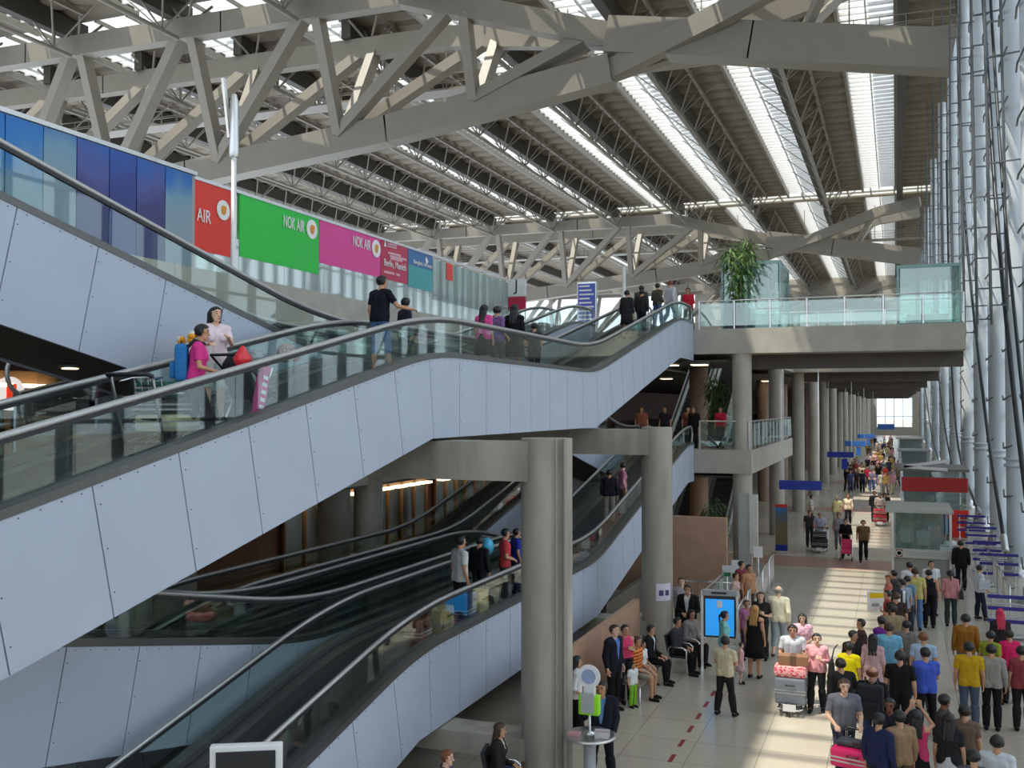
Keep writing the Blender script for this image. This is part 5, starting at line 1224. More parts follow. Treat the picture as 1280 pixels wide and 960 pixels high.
# ------------------------------------------------------------------ travellers on the upper ascending walkway
def lanepos(lane, level, px, py, X, hmin=1.5, hmax=1.78):
    p = onx(px, py, X); z = lane_deck(lane, level, p.y); h = min(max(p.z - z, hmin), hmax); return (X, p.y, z), h
G_UP = 'travellers on the upper walkway'; G_LO = 'travellers on the lower walkway'
loc, h = lanepos('A', 1, 245, 408, -8.05)
w = person('person in a bright pink T-shirt and black trousers leaning over the walkway handrail', loc, 55, h, 'push', True, ('tee', (222, 62, 142)), ('trousers', (26, 24, 28)), ('hair', 'black'), 0, (40, 40, 40), group=G_UP)
backpack(w, (24, 112, 178), 'blue backpack on the back of the person in bright pink', 0.46, 0.34, 0.17)
loc, h = lanepos('A', 1, 268, 402, -8.75)
w2 = person('smiling person in a white top and pale shorts beside the pink T-shirt', loc, 128, 1.58, 'fwd', True, ('tee', (235, 215, 222)), ('shorts', (188, 196, 190)), ('longhair', 'black'), 1, (200, 200, 200), group=G_UP)
# bouquet held by her, toy windmill and balloon wand
q = onx(236, 432, -8.75); y_ = q.y
fb = free('bouquet', 'wrapped bouquet of white and yellow flowers behind the black-haired head', 'flowers', q)
MB().tube([(0.12, 0.0, -0.30), (0.05, 0, -0.12), (0, 0, 0.02)], [0.03, 0.05, 0.09], 10).build('wrapping', mat('wrap_paper', s2l(215, 205, 190), 0.7), fb)
rg = random.Random(4)
for k in range(9): MB().ell((rg.uniform(-0.12, 0.12), rg.uniform(-0.08, 0.08), rg.uniform(0.02, 0.18)), (0.05, 0.05, 0.04), 10).build('flower', mat('flower_white', s2l(230, 226, 214), 0.7) if k % 2 else mat('flower_yellow', s2l(232, 160, 30), 0.7), fb)
q = onx(303, 452, -7.75)
ft = free('balloon_toy', 'red cellophane toy with a clear balloon and blue tip held over the handrail', 'toy', q)
mb = MB(); mb.lathe([(0.015, -0.10), (0.10, -0.02), (0.12, 0.04), (0.02, 0.2)], (0, 0, 0), 14); mb.build('red_wrap', mat('red_cellophane', s2l(225, 50, 60), 0.3), ft)
MB().ell((0.02, 0.26, 0.06), (0.12, 0.15, 0.11), 18).build('clear_balloon', glass('balloon_clear', (0.85, 0.88, 0.88), 0.3, veil=0.2), ft)
MB().ell((0.02, 0.46, 0.04), (0.05, 0.06, 0.05), 14).build('blue_tip', mat('balloon_blue', s2l(50, 60, 215), 0.35), ft)
# her trolley and the buggy ahead
zz = lambda y: lane_deck('A', 1, y)
ty = onx(225, 520, -8.3).y
tr = trolley((-8.35, ty - 0.2, zz(ty - 0.2)), 0.0, 'luggage trolley stacked with pale bags behind the person in bright pink')
tr.rotation_euler = (math.atan(TANA), 0, 0)
def ontr(name, label, cat, tr_, dx, dy, dz, rz=0.0):
    v = tr_.rotation_euler.to_matrix() @ Vector((dx, dy, dz)) + Vector(tr_.location); return v
suitcase(ontr(0, 0, 0, tr, 0, 0.08, 0.18), 0, 0.50, 0.62, 0.24, (196, 188, 150), 'pale yellow soft bag lying on the walkway trolley', wheels=False, group='bags on the walkway trolley')
suitcase(ontr(0, 0, 0, tr, 0, 0.05, 0.42), 0, 0.48, 0.55, 0.20, (30, 34, 32), 'dark case on top of the pale bag on the walkway trolley', wheels=False, group='bags on the walkway trolley')
suitcase(ontr(0, 0, 0, tr, 0, 0.02, 0.62), 0, 0.46, 0.34, 0.22, (24, 92, 78), 'small green white-lettered bag crowning the walkway trolley', wheels=False, group='bags on the walkway trolley')
by = onx(318, 500, -8.1).y
bg_ = free('baby_buggy', 'black folding baby buggy on the walkway ahead of the two women', 'buggy', (-8.1, by, zz(by)), 0); bg_.rotation_euler = (math.atan(TANA), 0, 0)
MB().tube([(-0.22, -0.45, 1.0), (-0.22, 0.45, 0.08)], 0.016, 8).build('frame_tube', BLACK, bg_); MB().tube([(0.22, -0.45, 1.0), (0.22, 0.45, 0.08)], 0.016, 8).build('frame_tube', BLACK, bg_)
MB().tube([(-0.22, 0.25, 0.7), (-0.22, -0.35, 0.08)], 0.016, 8).build('frame_tube', CHROME, bg_); MB().tube([(0.22, 0.25, 0.7), (0.22, -0.35, 0.08)], 0.016, 8).build('frame_tube', CHROME, bg_)
MB().tube([(-0.22, -0.45, 1.0), (0.22, -0.45, 1.0)], 0.02, 8).build('handle', BLACK, bg_)
MB().prism([(-0.15, 0.35), (0.28, 0.30), (0.30, 0.36), (-0.08, 0.42), (-0.25, 0.80), (-0.32, 0.78)], -0.2, 0.2).build('seat', mat('buggy_cloth', (0.02, 0.02, 0.025), 0.8), bg_)
MB().lathe([(0.30, 0.0), (0.28, 0.12), (0.18, 0.24), (0.02, 0.28)], (0, -0.10, 0.72), 18, sy=0.8).build('canopy', mat('buggy_cloth', (0.02, 0.02, 0.025), 0.8), bg_)
for x in (-0.22, 0.22):
    for y in (0.45, -0.35): MB().ell((x, y, 0.08), (0.025, 0.08, 0.08), 14).build('wheel', RUBBER, bg_)
q = onx(332, 478, -7.72)
sg = free('pink_box', 'long pink printed box standing against the walkway glass', 'box', (-7.80, q.y, zz(q.y) + 0.42)); sg.rotation_euler = (R(-14), 0, 0)
MB().rbox(-0.04, 0.04, -0.09, 0.09, -0.40, 0.42, 0.01).build('carton', mat('pink_card', s2l(215, 45, 140), 0.5), sg)
mk = MB()
for k in range(5): mk.box(0.04, 0.045, -0.05, 0.05, -0.18 + k * 0.1, -0.13 + k * 0.1)
mk.build('white_marks', WL, sg)
q = onx(345, 470, -8.1)
bq = free('gift_bag', 'white lacy bundle with red ribbon lying on the buggy', 'gift', (-8.0, q.y + 0.1, zz(q.y + 0.1) + 0.72))
MB().ell((0, 0, 0.12), (0.12, 0.16, 0.14), 14).build('bundle', patterned('lace', s2l(200, 196, 190), s2l(150, 146, 140), 40), bq); MB().ell((0.02, 0.2, 0.1), (0.08, 0.09, 0.1), 12).build('ribbon', mat('ribbon_red', s2l(150, 60, 70), 0.6), bq)
loc, h = lanepos('A', 1, 475, 352, -8.7)
m1 = person('person in a black T-shirt and cut-off jeans seen from behind on the walkway', loc, 18, 1.72, 'reach', False, ('tee', (22, 24, 34)), ('knee', (78, 108, 150)), ('hair', 'black'), 0, (150, 110, 80), group=G_UP)
loc, h = lanepos('B', 1, 506, 367, -10.3)
person('person in a dark T-shirt farther in, partly behind the black T-shirt', loc, 40, h, 'turn', False, ('tee', (30, 36, 44)), ('trousers', (60, 62, 66)), ('hair', 'black'), 0, group=G_UP)
for (px, py, lane, X, face, pose, fem, top, bot, hair, lab) in (
    (605, 381, 'A', -8.4, 10, 'stand', True, ('tee', (222, 80, 150)), ('skirt', (40, 40, 46)), ('longhair', 'black'), 'person in a pink top with long black hair on the walkway landing'),
    (619, 378, 'B', -10.0, 150, 'stand', True, ('tee', (150, 110, 120)), ('trousers', (70, 66, 70)), ('hair', 'ginger'), 'person turned to the camera between heads on the walkway landing'),
    (621, 383, 'A', -8.8, 20, 'bag', True, ('tee', (120, 90, 140)), ('trousers', (80, 80, 86)), ('hair', 'black'), 'person in a mauve top just beyond the pink top on the landing'),
    (643, 377, 'A', -8.5, 0, 'stand', True, ('long', (24, 22, 26)), ('skirt', (24, 22, 26)), ('longhair', 'black'), 'person all in black with waist-long black hair on the landing'),
    (668, 404, 'A', -8.9, 0, 'stand', True, ('tee', (60, 60, 70)), ('trousers', (40, 40, 44)), ('hair', 'black'), 'short person, only dark hair showing above the landing handrail')):
    loc, h = lanepos(lane, 1, px, py, X, 1.2 if px == 668 else 1.52)
    person(lab, loc, face, h, pose, fem, top, bot, hair, 0, group=G_UP)
for (X, Y, face, h, pose, fem, top, bot, hair, lab) in (
    (-8.55, 33.2, 5, 1.66, 'stand', True, ('long', (38, 38, 40)), ('skirt', (38, 38, 40)), ('hair', 'black'), 'person in a long dark coat lowest on the far rise of the upper walkway'),
    (-8.2, 33.9, 20, 1.60, 'stand', False, ('long', (44, 44, 46)), ('trousers', (40, 40, 42)), ('hair', 'black'), 'person in dark grey close beside the long dark coat'),
    (-8.55, 35.3, 0, 1.62, 'stand', False, ('long', (70, 70, 62)), ('trousers', (52, 52, 56)), ('hair', 'black'), 'person in an olive grey jacket on the far rise'),
    (-8.1, 35.9, 30, 1.62, 'bag', False, ('long', (82, 78, 70)), ('trousers', (80, 110, 160)), ('hair', 'black'), 'person in taupe top and blue jeans near the top of the far rise'),
    (-8.0, 37.6, 30, 1.78, 'walk', False, ('long', (190, 190, 196)), ('trousers', (60, 90, 140)), ('hair', 'ginger'), 'tall person in a pale grey shirt at the head of the upper walkway'),
    (-7.75, 39.9, 190, 1.72, 'front', True, ('long', (205, 40, 66)), ('trousers', (70, 60, 60)), ('hair', 'black'), 'person in a red cape-like top standing at the head of the walkway')):
    z = lane_deck('A', 1, Y) + (0.02 if Y > 39 else 0)
    person(lab, (X, Y, z), face, h, pose, fem, top, bot, hair, 0, group=G_UP)
# ------------------------------------------------------------------ travellers on the lower ascending walkway
for (px, py, X, face, pose, fem, top, bot, hair, lab) in (
    (575, 662, -8.0, 40, 'stand', False, ('tee', (205, 208, 206)), ('trousers', (36, 36, 40)), ('hair', 'black'), 'person in a loose white shirt standing by the blue suitcase on the lower walkway'),
    (599, 671, -8.3, 10, 'stand', False, ('long', (26, 26, 30)), ('trousers', (40, 40, 44)), ('hair', 'black'), 'person in black next to the turquoise balloon on the lower walkway'),
    (631, 661, -7.95, 60, 'front', False, ('tee', (190, 66, 70)), ('trousers', (60, 62, 72)), ('hair', 'black'), 'person in a red shirt leaning on the lower walkway handrail'),
    (645, 661, -8.2, 50, 'stand', False, ('tee', (44, 58, 160)), ('trousers', (60, 70, 100)), ('hair', 'black'), 'person in a royal blue shirt half hidden by the first column')):
    loc, h = lanepos('A', 0, px, py, X, 1.5); person(lab, loc, face, h, pose, fem, top, bot, hair, 0, group=G_LO)
person('person in a dark jacket seen from behind low on the far rise', (-8.1, 29.3, lane_deck('A', 0, 29.3)), -10, 1.62, 'stand', False, ('long', (34, 34, 44)), ('trousers', (150, 142, 136)), ('hair', 'black'), 0, group=G_LO)
person('person in pink with a pale face beside the dark jacket on the far rise', (-7.9, 30.1, lane_deck('A', 0, 30.1)), 60, 1.62, 'turn', True, ('tee', (190, 120, 150)), ('trousers', (110, 100, 80)), ('hair', 'black'), 1, group=G_LO)
q = onx(609, 683, -8.25)
bl = free('balloon', 'turquoise foil balloon held above the lower walkway', 'balloon', (-8.25, q.y, q.z))
MB().ell((0, 0, 0), (0.15, 0.15, 0.19), 18).build('envelope', mat('balloon_turquoise', s2l(70, 180, 220), 0.3), bl); MB().tube([(0, 0, -0.19), (0.03, 0.02, -0.5), (0.02, 0.0, -0.8)], 0.006, 6).build('string', WHITE, bl)
def onlane(name_fn, y, X, lane='A', level=0): return (X, y, lane_deck(lane, level, y))
yb = onx(581, 755, -7.85).y
suitcase(onlane(0, yb, -7.85), R(90), 0.52, 0.30, 0.72, (34, 58, 120), 'large blue suitcase upright behind the lower walkway glass')
suitcase(onlane(0, yb - 0.9, -7.9), R(90), 0.46, 0.28, 0.60, (196, 164, 112), 'tan suitcase behind the lower walkway glass, before the blue one')
suitcase(onlane(0, yb + 0.75, -7.9), R(90), 0.5, 0.3, 0.62, (206, 176, 120), 'pale tan suitcase just beyond the large blue one')
suitcase(onlane(0, yb - 1.7, -8.0), R(90), 0.5, 0.3, 0.55, (110, 60, 44), 'reddish brown bag lower down behind the walkway glass')
# ------------------------------------------------------------------ the hall: people by the first and second column
G_H = 'people waiting in the hall'
def P(px, py, h, face, pose, fem, top, bot, hair, lab, skin=0, **k):
    return person(lab, ghead(px, py, h), face, h, pose, fem, top, bot, hair, skin, **k)
NAVY = (26, 28, 38); BLK = (22, 22, 24)
m_ = P(752, 851, 1.76, 170, 'phone', False, ('jacket', NAVY), ('trousers', NAVY), ('hair', 'black'), 'person in a navy suit holding a phone beside the standing table', 0, inner=(110, 150, 205))
def at_person(p, v): return p.matrix_basis @ Vector(v)
ph = free('mobile_phone', 'black mobile phone held at the ear by the navy suit', 'phone', at_person(m_, (0.115, 0.06, 1.575)), m_.rotation_euler[2] + 0.1); MB().rbox(-0.008, 0.008, -0.03, 0.03, -0.07, 0.07, 0.004).build('body', BLACK, ph); MB().rbox(-0.0105, -0.007, -0.025, 0.025, -0.055, 0.06, 0.001).build('screen', GREYP, ph)
P(720, 820, 1.60, 70, 'bag', True, ('blouse', (215, 215, 214)), ('trousers', BLK), ('longhair', 'black'), 'person in a white blouse with long black hair behind the lime display')
P(767, 781, 1.80, 110, 'stand', False, ('jacket', NAVY), ('trousers', BLK), ('hair', 'brown'), 'person in a dark suit and blue shirt standing before the bench', 1, inner=(90, 120, 190))
P(781, 781, 1.65, 140, 'bag', True, ('tank', (215, 70, 110)), ('trousers', (40, 40, 50)), ('hair', 'black'), 'person in a pink top standing beside the dark suit at the bench')
person('small child in white top and lime trousers in front of the pink top', ghead(791, 828, 0.95), 120, 0.95, 'stand', False, ('tee', (225, 228, 228)), ('trousers', (130, 190, 50)), ('hair', 'black'), 0, group='children in the hall', cat='child')
STR = striped('orange_stripes', s2l(225, 140, 50), s2l(150, 60, 40), 4.5)
def S(x, y, face, top, bot, hair, lab, fem=False, pose='sit', skin=0, h=1.68, z=0.0, **k): return person(lab, (x, y, z), face, h, pose, fem, top, bot, hair, skin, **k)
G_B = 'people seated on the bench'
def ssit(px, py): p = onz(px, py, 1.33); return p.x, p.y
x, y = ssit(797, 790); S(-5.42, 21.7, 100, ('tee', STR), ('shorts', (168, 160, 140)), ('hair', 'brown'), 'person in an orange striped shirt and beige shorts seated on the bench', group=G_B)
x, y = ssit(822, 788); S(-5.40, 22.95, 95, ('jacket', BLK), ('trousers', BLK), ('hair', 'black'), 'person in black sitting beside the second column', group=G_B, inner=(200, 200, 200))
S(-5.42, 22.3, 110, ('tee', (225, 225, 225)), ('shorts', (170, 165, 150)), ('hair', 'black'), 'small person in white sitting between the striped shirt and the black suit', True, h=1.2, z=0.14, group=G_B)
S(-5.0, 24.0, 100, ('long', (60, 60, 64)), ('trousers', BLK), ('hair', 'black'), 'seated person in dark grey just past the second column', group='people seated past the second column')
S(-4.85, 25.0, 120, ('long', (150, 140, 140)), ('trousers', (50, 46, 46)), ('longhair', 'black'), 'seated person in a pale grey top past the second column', True, group='people seated past the second column')
for k, (y_, l_) in enumerate(((24.0, 'dark grey person sits on it'), (25.0, 'pale grey person sits on it'))): seat(-4.86 + 0.12 * k, y_, R(-95), 'black waiting chair past the second column, ' + l_, 'black chairs past the second column')
S(-6.02, 15.0, 75, ('jacket', (44, 36, 34)), ('trousers', (70, 90, 140)), ('longhair', 'brown'), 'person in a dark cardigan and jeans seated by the first column', True, 'sit', inner=(215, 205, 200), group='people on the black chairs')
S(-6.28, 13.55, 80, ('tee', (90, 80, 110)), ('trousers', (50, 50, 60)), ('hair', 'ginger'), 'person with tawny hair seated lowest in the black chair row', False, 'sit', 1, group='people on the black chairs')
P(860, 731, 1.78, 185, 'wide' if False else 'front', False, ('jacket', BLK), ('trousers', BLK), ('hair', 'black'), 'person in a black suit with white shirt, hands joined, past the second column', 0, inner=(210, 210, 210))
P(852, 722, 1.74, 170, 'stand', True, ('blouse', (170, 160, 165)), ('trousers', (40, 38, 40)), ('hair', 'brown'), 'person in a pale blouse half hidden behind the black suited one', 1)
# around the information screen
P(905, 764, 1.62, 70, 'stand', True, ('tee', (130, 200, 200)), ('shorts', (200, 200, 200)), ('tail', 'black'), 'person in a turquoise top standing before the blue screen')
bb = P(906, 796, 1.62, 15, 'folded', False, ('tee', (200, 188, 158)), ('trousers', (34, 32, 34)), ('hair', 'black'), 'person in a cream shirt and dark trousers seen from behind by the screen')
x, y, _ = ghead(926, 803, 0.95)
person('toddler in a pale pink dress next to the cream shirt', (x, y, 0), 80, 0.95, 'stand', True, ('tank', (222, 170, 180)), ('dress', (225, 190, 196)), ('hair', 'brown'), 1, group='children in the hall', cat='child')
P(943, 757, 1.70, 10, 'stand', True, ('tank', BLK), ('skirt', BLK), ('longhair', 'blonde'), 'person with long blonde hair in a sleeveless black dress', 0)
P(951, 740, 1.70, 185, 'bag', True, ('tee', (44, 40, 44)), ('trousers', (46, 40, 44)), ('longhair', 'brown'), 'person in dark clothes facing the blonde one by the barriers', 1)
P(933, 750, 1.50, 150, 'stand', True, ('tee', (175, 110, 150)), ('trousers', (70, 60, 80)), ('hair', 'brown'), 'person in a lilac top behind the blonde one')
P(926, 701, 1.68, 120, 'turn', True, ('tee', (120, 50, 60)), ('trousers', (60, 50, 50)), ('hair', 'black'), 'person in a maroon top among those behind the barriers')
P(936, 706, 1.72, 130, 'stand', False, ('tee', (176, 130, 96)), ('trousers', (70, 60, 50)), ('hair', 'black'), 'person in a tan shirt tallest of those behind the barriers')
P(919, 716, 1.60, 100, 'stand', True, ('tee', (190, 160, 150)), ('trousers', (60, 56, 60)), ('hair', 'black'), 'person in a pale rose shirt under the white post sign')
# the walkers in the patch of sun
P(973, 733, 1.80, 0, 'walk', False, ('long', (232, 224, 196)), ('knee', (150, 162, 172)), ('bald', 'grey'), 'bald person in a cream shirt and grey knee shorts walking away', 1, shoes=(90, 80, 70))
pt = P(1003, 767, 1.62, 180, 'front', True, ('tee', patterned('pink_print', s2l(215, 90, 140), s2l(240, 200, 210), 26)), ('trousers', (70, 90, 130)), ('longhair', 'black'), 'person with long black hair in a pink patterned top coming forward', 1)
pm = P(991, 780, 1.72, 178, 'push', False, ('tee', (205, 208, 214)), ('trousers', (70, 70, 80)), ('hair', 'black'), 'person in a white T-shirt pushing the trolley with red bag', 0)
pw2 = P(1021, 792, 1.62, 182, 'bag', True, ('long', (226, 160, 166)), ('trousers', (30, 28, 32)), ('hair', 'black'), 'person in a pink shirt and black trousers walking by the red-bagged trolley', 1)
shoulder_bag(pw2, (24, 22, 24), 'black shoulder bag of the pink-shirted walker', -1)
tc = onz(988, 893, 0.0)
tr = trolley((tc.x, tc.y + 0.28, 0), R(180), 'luggage trolley with grey case and red bag in the sun patch')
b0 = (tc.x, tc.y + 0.14)
suitcase((b0[0], b0[1], 0.18), 0, 0.62, 0.40, 0.58, (128, 134, 142), 'large grey suitcase on the trolley in the sun patch', wheels=False)
rb = free('red_bag', 'soft red and pink patterned bag on the grey suitcase', 'bag', (b0[0], b0[1], 0.76)); MB().rbox(-0.33, 0.33, -0.2, 0.2, 0, 0.24, 0.08).build('body', patterned('red_print', s2l(215, 50, 70), s2l(235, 170, 170), 18), rb); MB().tube([(-0.12, 0, 0.23), (-0.08, 0, 0.32), (0.08, 0, 0.32), (0.12, 0, 0.23)], 0.012, 6).build('handle', mat('bag_red', s2l(190, 40, 60), 0.7), rb)
cb = free('carton', 'brown cardboard box with tape carried across the red bag', 'box', (b0[0] + 0.05, b0[1] + 0.02, 1.0), 0.05); MB().rbox(-0.30, 0.30, -0.15, 0.15, 0.0, 0.2, 0.012).build('box', mat('cardboard', s2l(140, 102, 74), 0.8), cb); MB().box(-0.06, 0.06, -0.155, 0.155, -0.002, 0.203).build('tape', mat('tape_brown', s2l(100, 72, 52), 0.5), cb)
# ------------------------------------------------------------------ the waiting crowd on the glass side
JEAN = (84, 108, 150); DJ = (52, 60, 78)
# the trolley with the pink suitcase in front
pg = P(1054, 847, 1.78, 165, 'push', False, ('tee', (112, 114, 122)), ('trousers', (60, 62, 80)), ('hair', 'brown'), 'person in a grey T-shirt pushing the trolley with the magenta suitcase', 1)
backpack(pg, (30, 30, 32), 'small black backpack on the grey T-shirt', 0.42, 0.30)
tg = onz(1072, 942, 0.72)
tg.y -= 0.25
trg = trolley((tg.x, tg.y + 0.1, 0), R(180 - 15), 'luggage trolley carrying the magenta suitcase, cropped at the bottom edge')
suitcase((tg.x, tg.y, 0.18), R(-15), 0.62, 0.44, 0.40, (60, 66, 130), 'dark blue case under the magenta suitcase', wheels=False, group='cases on the front trolley')
suitcase((tg.x, tg.y, 0.57), R(-15), 0.74, 0.46, 0.32, (196, 24, 92), 'magenta suitcase with grey bands on the front trolley', wheels=False, group='cases on the front trolley')
jk = free('folded_jacket', 'dark grey jacket folded on top of the magenta suitcase', 'jacket', (tg.x, tg.y + 0.08, 0.89), R(-12)); MB().rbox(-0.30, 0.28, -0.14, 0.14, 0, 0.09, 0.035).build('folded_cloth', mat('jacket_grey', s2l(62, 64, 68), 0.85, 0, 0.15, 12, bump=0.3), jk); MB().rbox(-0.05, 0.3, -0.15, 0.02, 0.06, 0.12, 0.025).build('sleeve', mat('jacket_grey', s2l(62, 64, 68), 0.85), jk)
crowd = [
 # px, py, h, face, pose, fem, top, bottom, hair, label
 (1052, 824, 1.68, -25, 'reach', False, ('jacket', BLK), ('trousers', BLK), ('hair', 'black'), 'person in bulky black reaching sideways behind the yellow top'),
 (1061, 803, 1.60, 10, 'stand', True, ('tee', (235, 215, 20)), ('trousers', DJ), ('hair', 'black'), 'person in a bright lemon yellow top at the edge of the sun patch'),
 (1066, 788, 1.62, 150, 'turn', True, ('tee', (40, 34, 36)), ('trousers', BLK), ('hair', 'black'), 'person with round black hair just beyond the lemon yellow top'),
 (1077, 774, 1.64, -100, 'bag', True, ('tee', (62, 44, 42)), ('trousers', (70, 40, 40)), ('hair', 'black'), 'person in dark brown turned towards the sun patch'),
 (1091, 793, 1.60, 5, 'stand', True, ('blouse', (205, 168, 172)), ('skirt', (196, 164, 168)), ('longhair', 'black'), 'person in a long dusty pink tunic with black hair down the back'),
 (1102, 771, 1.60, -40, 'stand', True, ('tee', (112, 44, 130)), ('trousers', (50, 44, 60)), ('hair', 'black'), 'person in a purple top among the crowd'),
 (1111, 779, 1.72, 0, 'folded', False, ('tee', (122, 184, 214)), ('trousers', (60, 64, 74)), ('hair', 'brown'), 'person in a sky blue short-sleeved shirt seen from behind'),
 (1116, 756, 1.74, -15, 'stand', False, ('long', (150, 134, 104)), ('trousers', (84, 78, 70)), ('hair', 'black'), 'person in a sand coloured jacket beyond the sky blue shirt'),
 (1125, 814, 1.74, 5, 'stand', False, ('tee', (24, 22, 24)), ('trousers', (26, 26, 28)), ('hair', 'black'), 'broad person in a black T-shirt seen from behind mid crowd'),
 (1157, 810, 1.72, -20, 'folded', False, ('tee', (70, 92, 190)), ('trousers', (24, 24, 28)), ('hair', 'black'), 'person in a cobalt blue shirt and black trousers, arms folded'),
 (1154, 791, 1.64, 0, 'stand', False, ('tee', (168, 188, 214)), ('trousers', (90, 90, 96)), ('hair', 'ginger'), 'person in a pale blue shirt with reddish hair'),
 (1133, 776, 1.62, 10, 'stand', False, ('long', (128, 122, 118)), ('trousers', (84, 80, 80)), ('hair', 'black'), 'person in a mid grey long-sleeved shirt between the blue shirts'),
 (1090, 834, 1.74, 5, 'stand', False, ('long', (28, 28, 32)), ('trousers', (60, 74, 110)), ('bald', 'ginger'), 'shaven-headed person in black and jeans wearing a big black pack'),
 (1112, 873, 1.60, 185, 'front', True, ('tee', (44, 40, 50)), ('trousers', (36, 34, 40)), ('hair', 'black'), 'dark-skinned person facing the camera between the backs'),
 (1098, 892, 1.62, 30, 'stand', False, ('long', (36, 42, 78)), ('trousers', (30, 32, 50)), ('hair', 'black'), 'person in deep navy at the bottom edge beside the tan shirt'),
 (1125, 889, 1.64, -30, 'stand', False, ('long', (150, 122, 94)), ('trousers', (96, 80, 62)), ('hair', 'black'), 'person in a loose tan shirt at the bottom edge'),
 (1145, 887, 1.60, 0, 'photo', True, ('tank', (200, 62, 106)), ('skirt', (20, 20, 22)), ('longhair', 'black'), 'person in a pink vest raising both arms to take a photo'),
 (1186, 892, 1.58, 10, 'stand', True, ('tee', (40, 40, 42)), ('skirt', (196, 196, 198)), ('longhair', 'black'), 'person in a charcoal top and white skirt near the bottom edge'),
 (1179, 868, 1.66, 100, 'turn', False, ('tee', (70, 60, 60)), ('trousers', (60, 56, 60)), ('hair', 'black'), 'person with a dark brown face behind the white-skirted one'),
 (1206, 882, 1.60, 5, 'stand', True, ('tee', (112, 92, 78)), ('trousers', (50, 44, 44)), ('hair', 'black'), 'person in a taupe shirt beside the white-skirted one'),
 (1217, 938, 1.55, 0, 'stand', True, ('tee', (90, 90, 96)), ('trousers', (40, 40, 44)), ('hair', 'black'), 'only dark hair with a clip showing at the bottom edge'),
 (1246, 920, 1.62, 15, 'stand', False, ('tee', (206, 210, 216)), ('trousers', (60, 60, 70)), ('hair', 'black'), 'person in a white shirt cropped at the bottom, apart from the crowd'),
 (1207, 768, 1.72, 0, 'stand', False, ('long', (150, 100, 34)), ('trousers', JEAN), ('hair', 'black'), 'person in an ochre brown shirt and jeans with one foot out'),
 (1211, 803, 1.72, 0, 'stand', False, ('tee', (196, 154, 30)), ('trousers', (78, 90, 108)), ('hair', 'black'), 'person in a mustard yellow shirt and faded jeans seen from behind'),
 (1239, 806, 1.68, 5, 'stand', False, ('long', (150, 146, 138)), ('trousers', (24, 24, 26)), ('hair', 'black'), 'person in a grey shirt and wide black trousers beside the mustard shirt'),
 (1250, 763, 1.62, -10, 'stand', True, ('blouse', (48, 40, 44)), ('longskirt', (44, 36, 40)), ('scarf', 'red'), 'person wearing a crimson headscarf near the facade rails'),
 (1238, 789, 1.58, 30, 'bag', True, ('tee', (150, 160, 50)), ('trousers', (150, 70, 40)), ('hair', 'black'), 'person in olive green top and rust trousers by the headscarf'),
 (1262, 788, 1.56, -15, 'stand', True, ('blouse', (215, 40, 100)), ('trousers', (40, 36, 40)), ('hair', 'black'), 'person in a cerise jacket by the blue trolley rail'),
 (1277, 808, 1.66, 0, 'stand', True, ('tee', (140, 60, 66)), ('trousers', (38, 30, 32)), ('hair', 'black'), 'person in a brick red top cropped at the picture edge'),
 (1144, 710, 1.78, 0, 'stand', False, ('tee', (196, 182, 112)), ('trousers', (92, 122, 172)), ('hair', 'brown'), 'tall person in a straw yellow polo and blue jeans seen from behind'),
 (1161, 712, 1.68, 0, 'stand', False, ('tank', (28, 28, 34)), ('trousers', (22, 22, 26)), ('hair', 'black'), 'person in a black waistcoat and wide black trousers'),
 (1164, 701, 1.66, 160, 'stand', False, ('tee', (214, 216, 220)), ('trousers', (50, 50, 56)), ('hair', 'black'), 'person in a white shirt showing behind the black waistcoat'),
 (1188, 713, 1.62, 0, 'stand', True, ('blouse', (206, 140, 144)), ('trousers', (52, 62, 60)), ('tail', 'black'), 'person in a salmon pink blouse and dark green trousers'),
 (1224, 706, 1.64, 70, 'bag', True, ('tee', (210, 212, 218)), ('trousers', (38, 40, 56)), ('hair', 'black'), 'person in a white top with a shoulder bag by the facade rails'),
 (1187, 668, 1.64, 170, 'front', True, ('long', (216, 218, 220)), ('trousers', (190, 192, 196)), ('hair', 'black'), 'person holding a big white board before the glass kiosk'),
 (1201, 676, 1.72, 0, 'stand', False, ('jacket', BLK), ('trousers', BLK), ('hair', 'black'), 'person in black standing alone past the white board'),
 (1137, 703, 1.66, -20, 'stand', False, ('tee', (206, 206, 212)), ('trousers', (40, 40, 46)), ('hair', 'black'), 'white-shirted person directly beyond the straw yellow polo'),
 (1118, 713, 1.64, -60, 'stand', False, ('tee', (72, 64, 66)), ('trousers', (60, 60, 66)), ('hair', 'black'), 'person in a dark grey top in the knot by the sun patch'),
 (1111, 719, 1.60, -100, 'turn', True, ('tee', (206, 120, 110)), ('trousers', (60, 50, 56)), ('hair', 'ginger'), 'pale person in coral facing the sun patch'),
 (1128, 724, 1.62, -30, 'stand', False, ('tee', (150, 162, 180)), ('trousers', (60, 60, 72)), ('hair', 'black'), 'person in a slate blue shirt in the knot by the sun patch'),
 (1134, 720, 1.62, 10, 'stand', True, ('tee', (104, 142, 160)), ('trousers', (56, 56, 66)), ('hair', 'black'), 'person in a teal grey top touching the straw yellow polo'),
 (1121, 727, 1.64, 0, 'stand', True, ('long', striped('white_stripes', (0.02, 0.02, 0.022), (0.75, 0.75, 0.76), 2.5, axis='X')), ('trousers', (26, 26, 30)), ('longhair', 'black'), 'long-haired person in a black and white striped cardigan'),
 (1110, 738, 1.64, -90, 'bag', False, ('tee', (160, 60, 56)), ('trousers', (70, 56, 56)), ('hair', 'black'), 'person in a brick red shirt holding up the yellow-topped sign'),
 (1120, 741, 1.66, -10, 'stand', False, ('tee', (58, 44, 40)), ('trousers', (56, 50, 50)), ('hair', 'brown'), 'person in a chocolate shirt below the striped cardigan'),
]
CR = {}
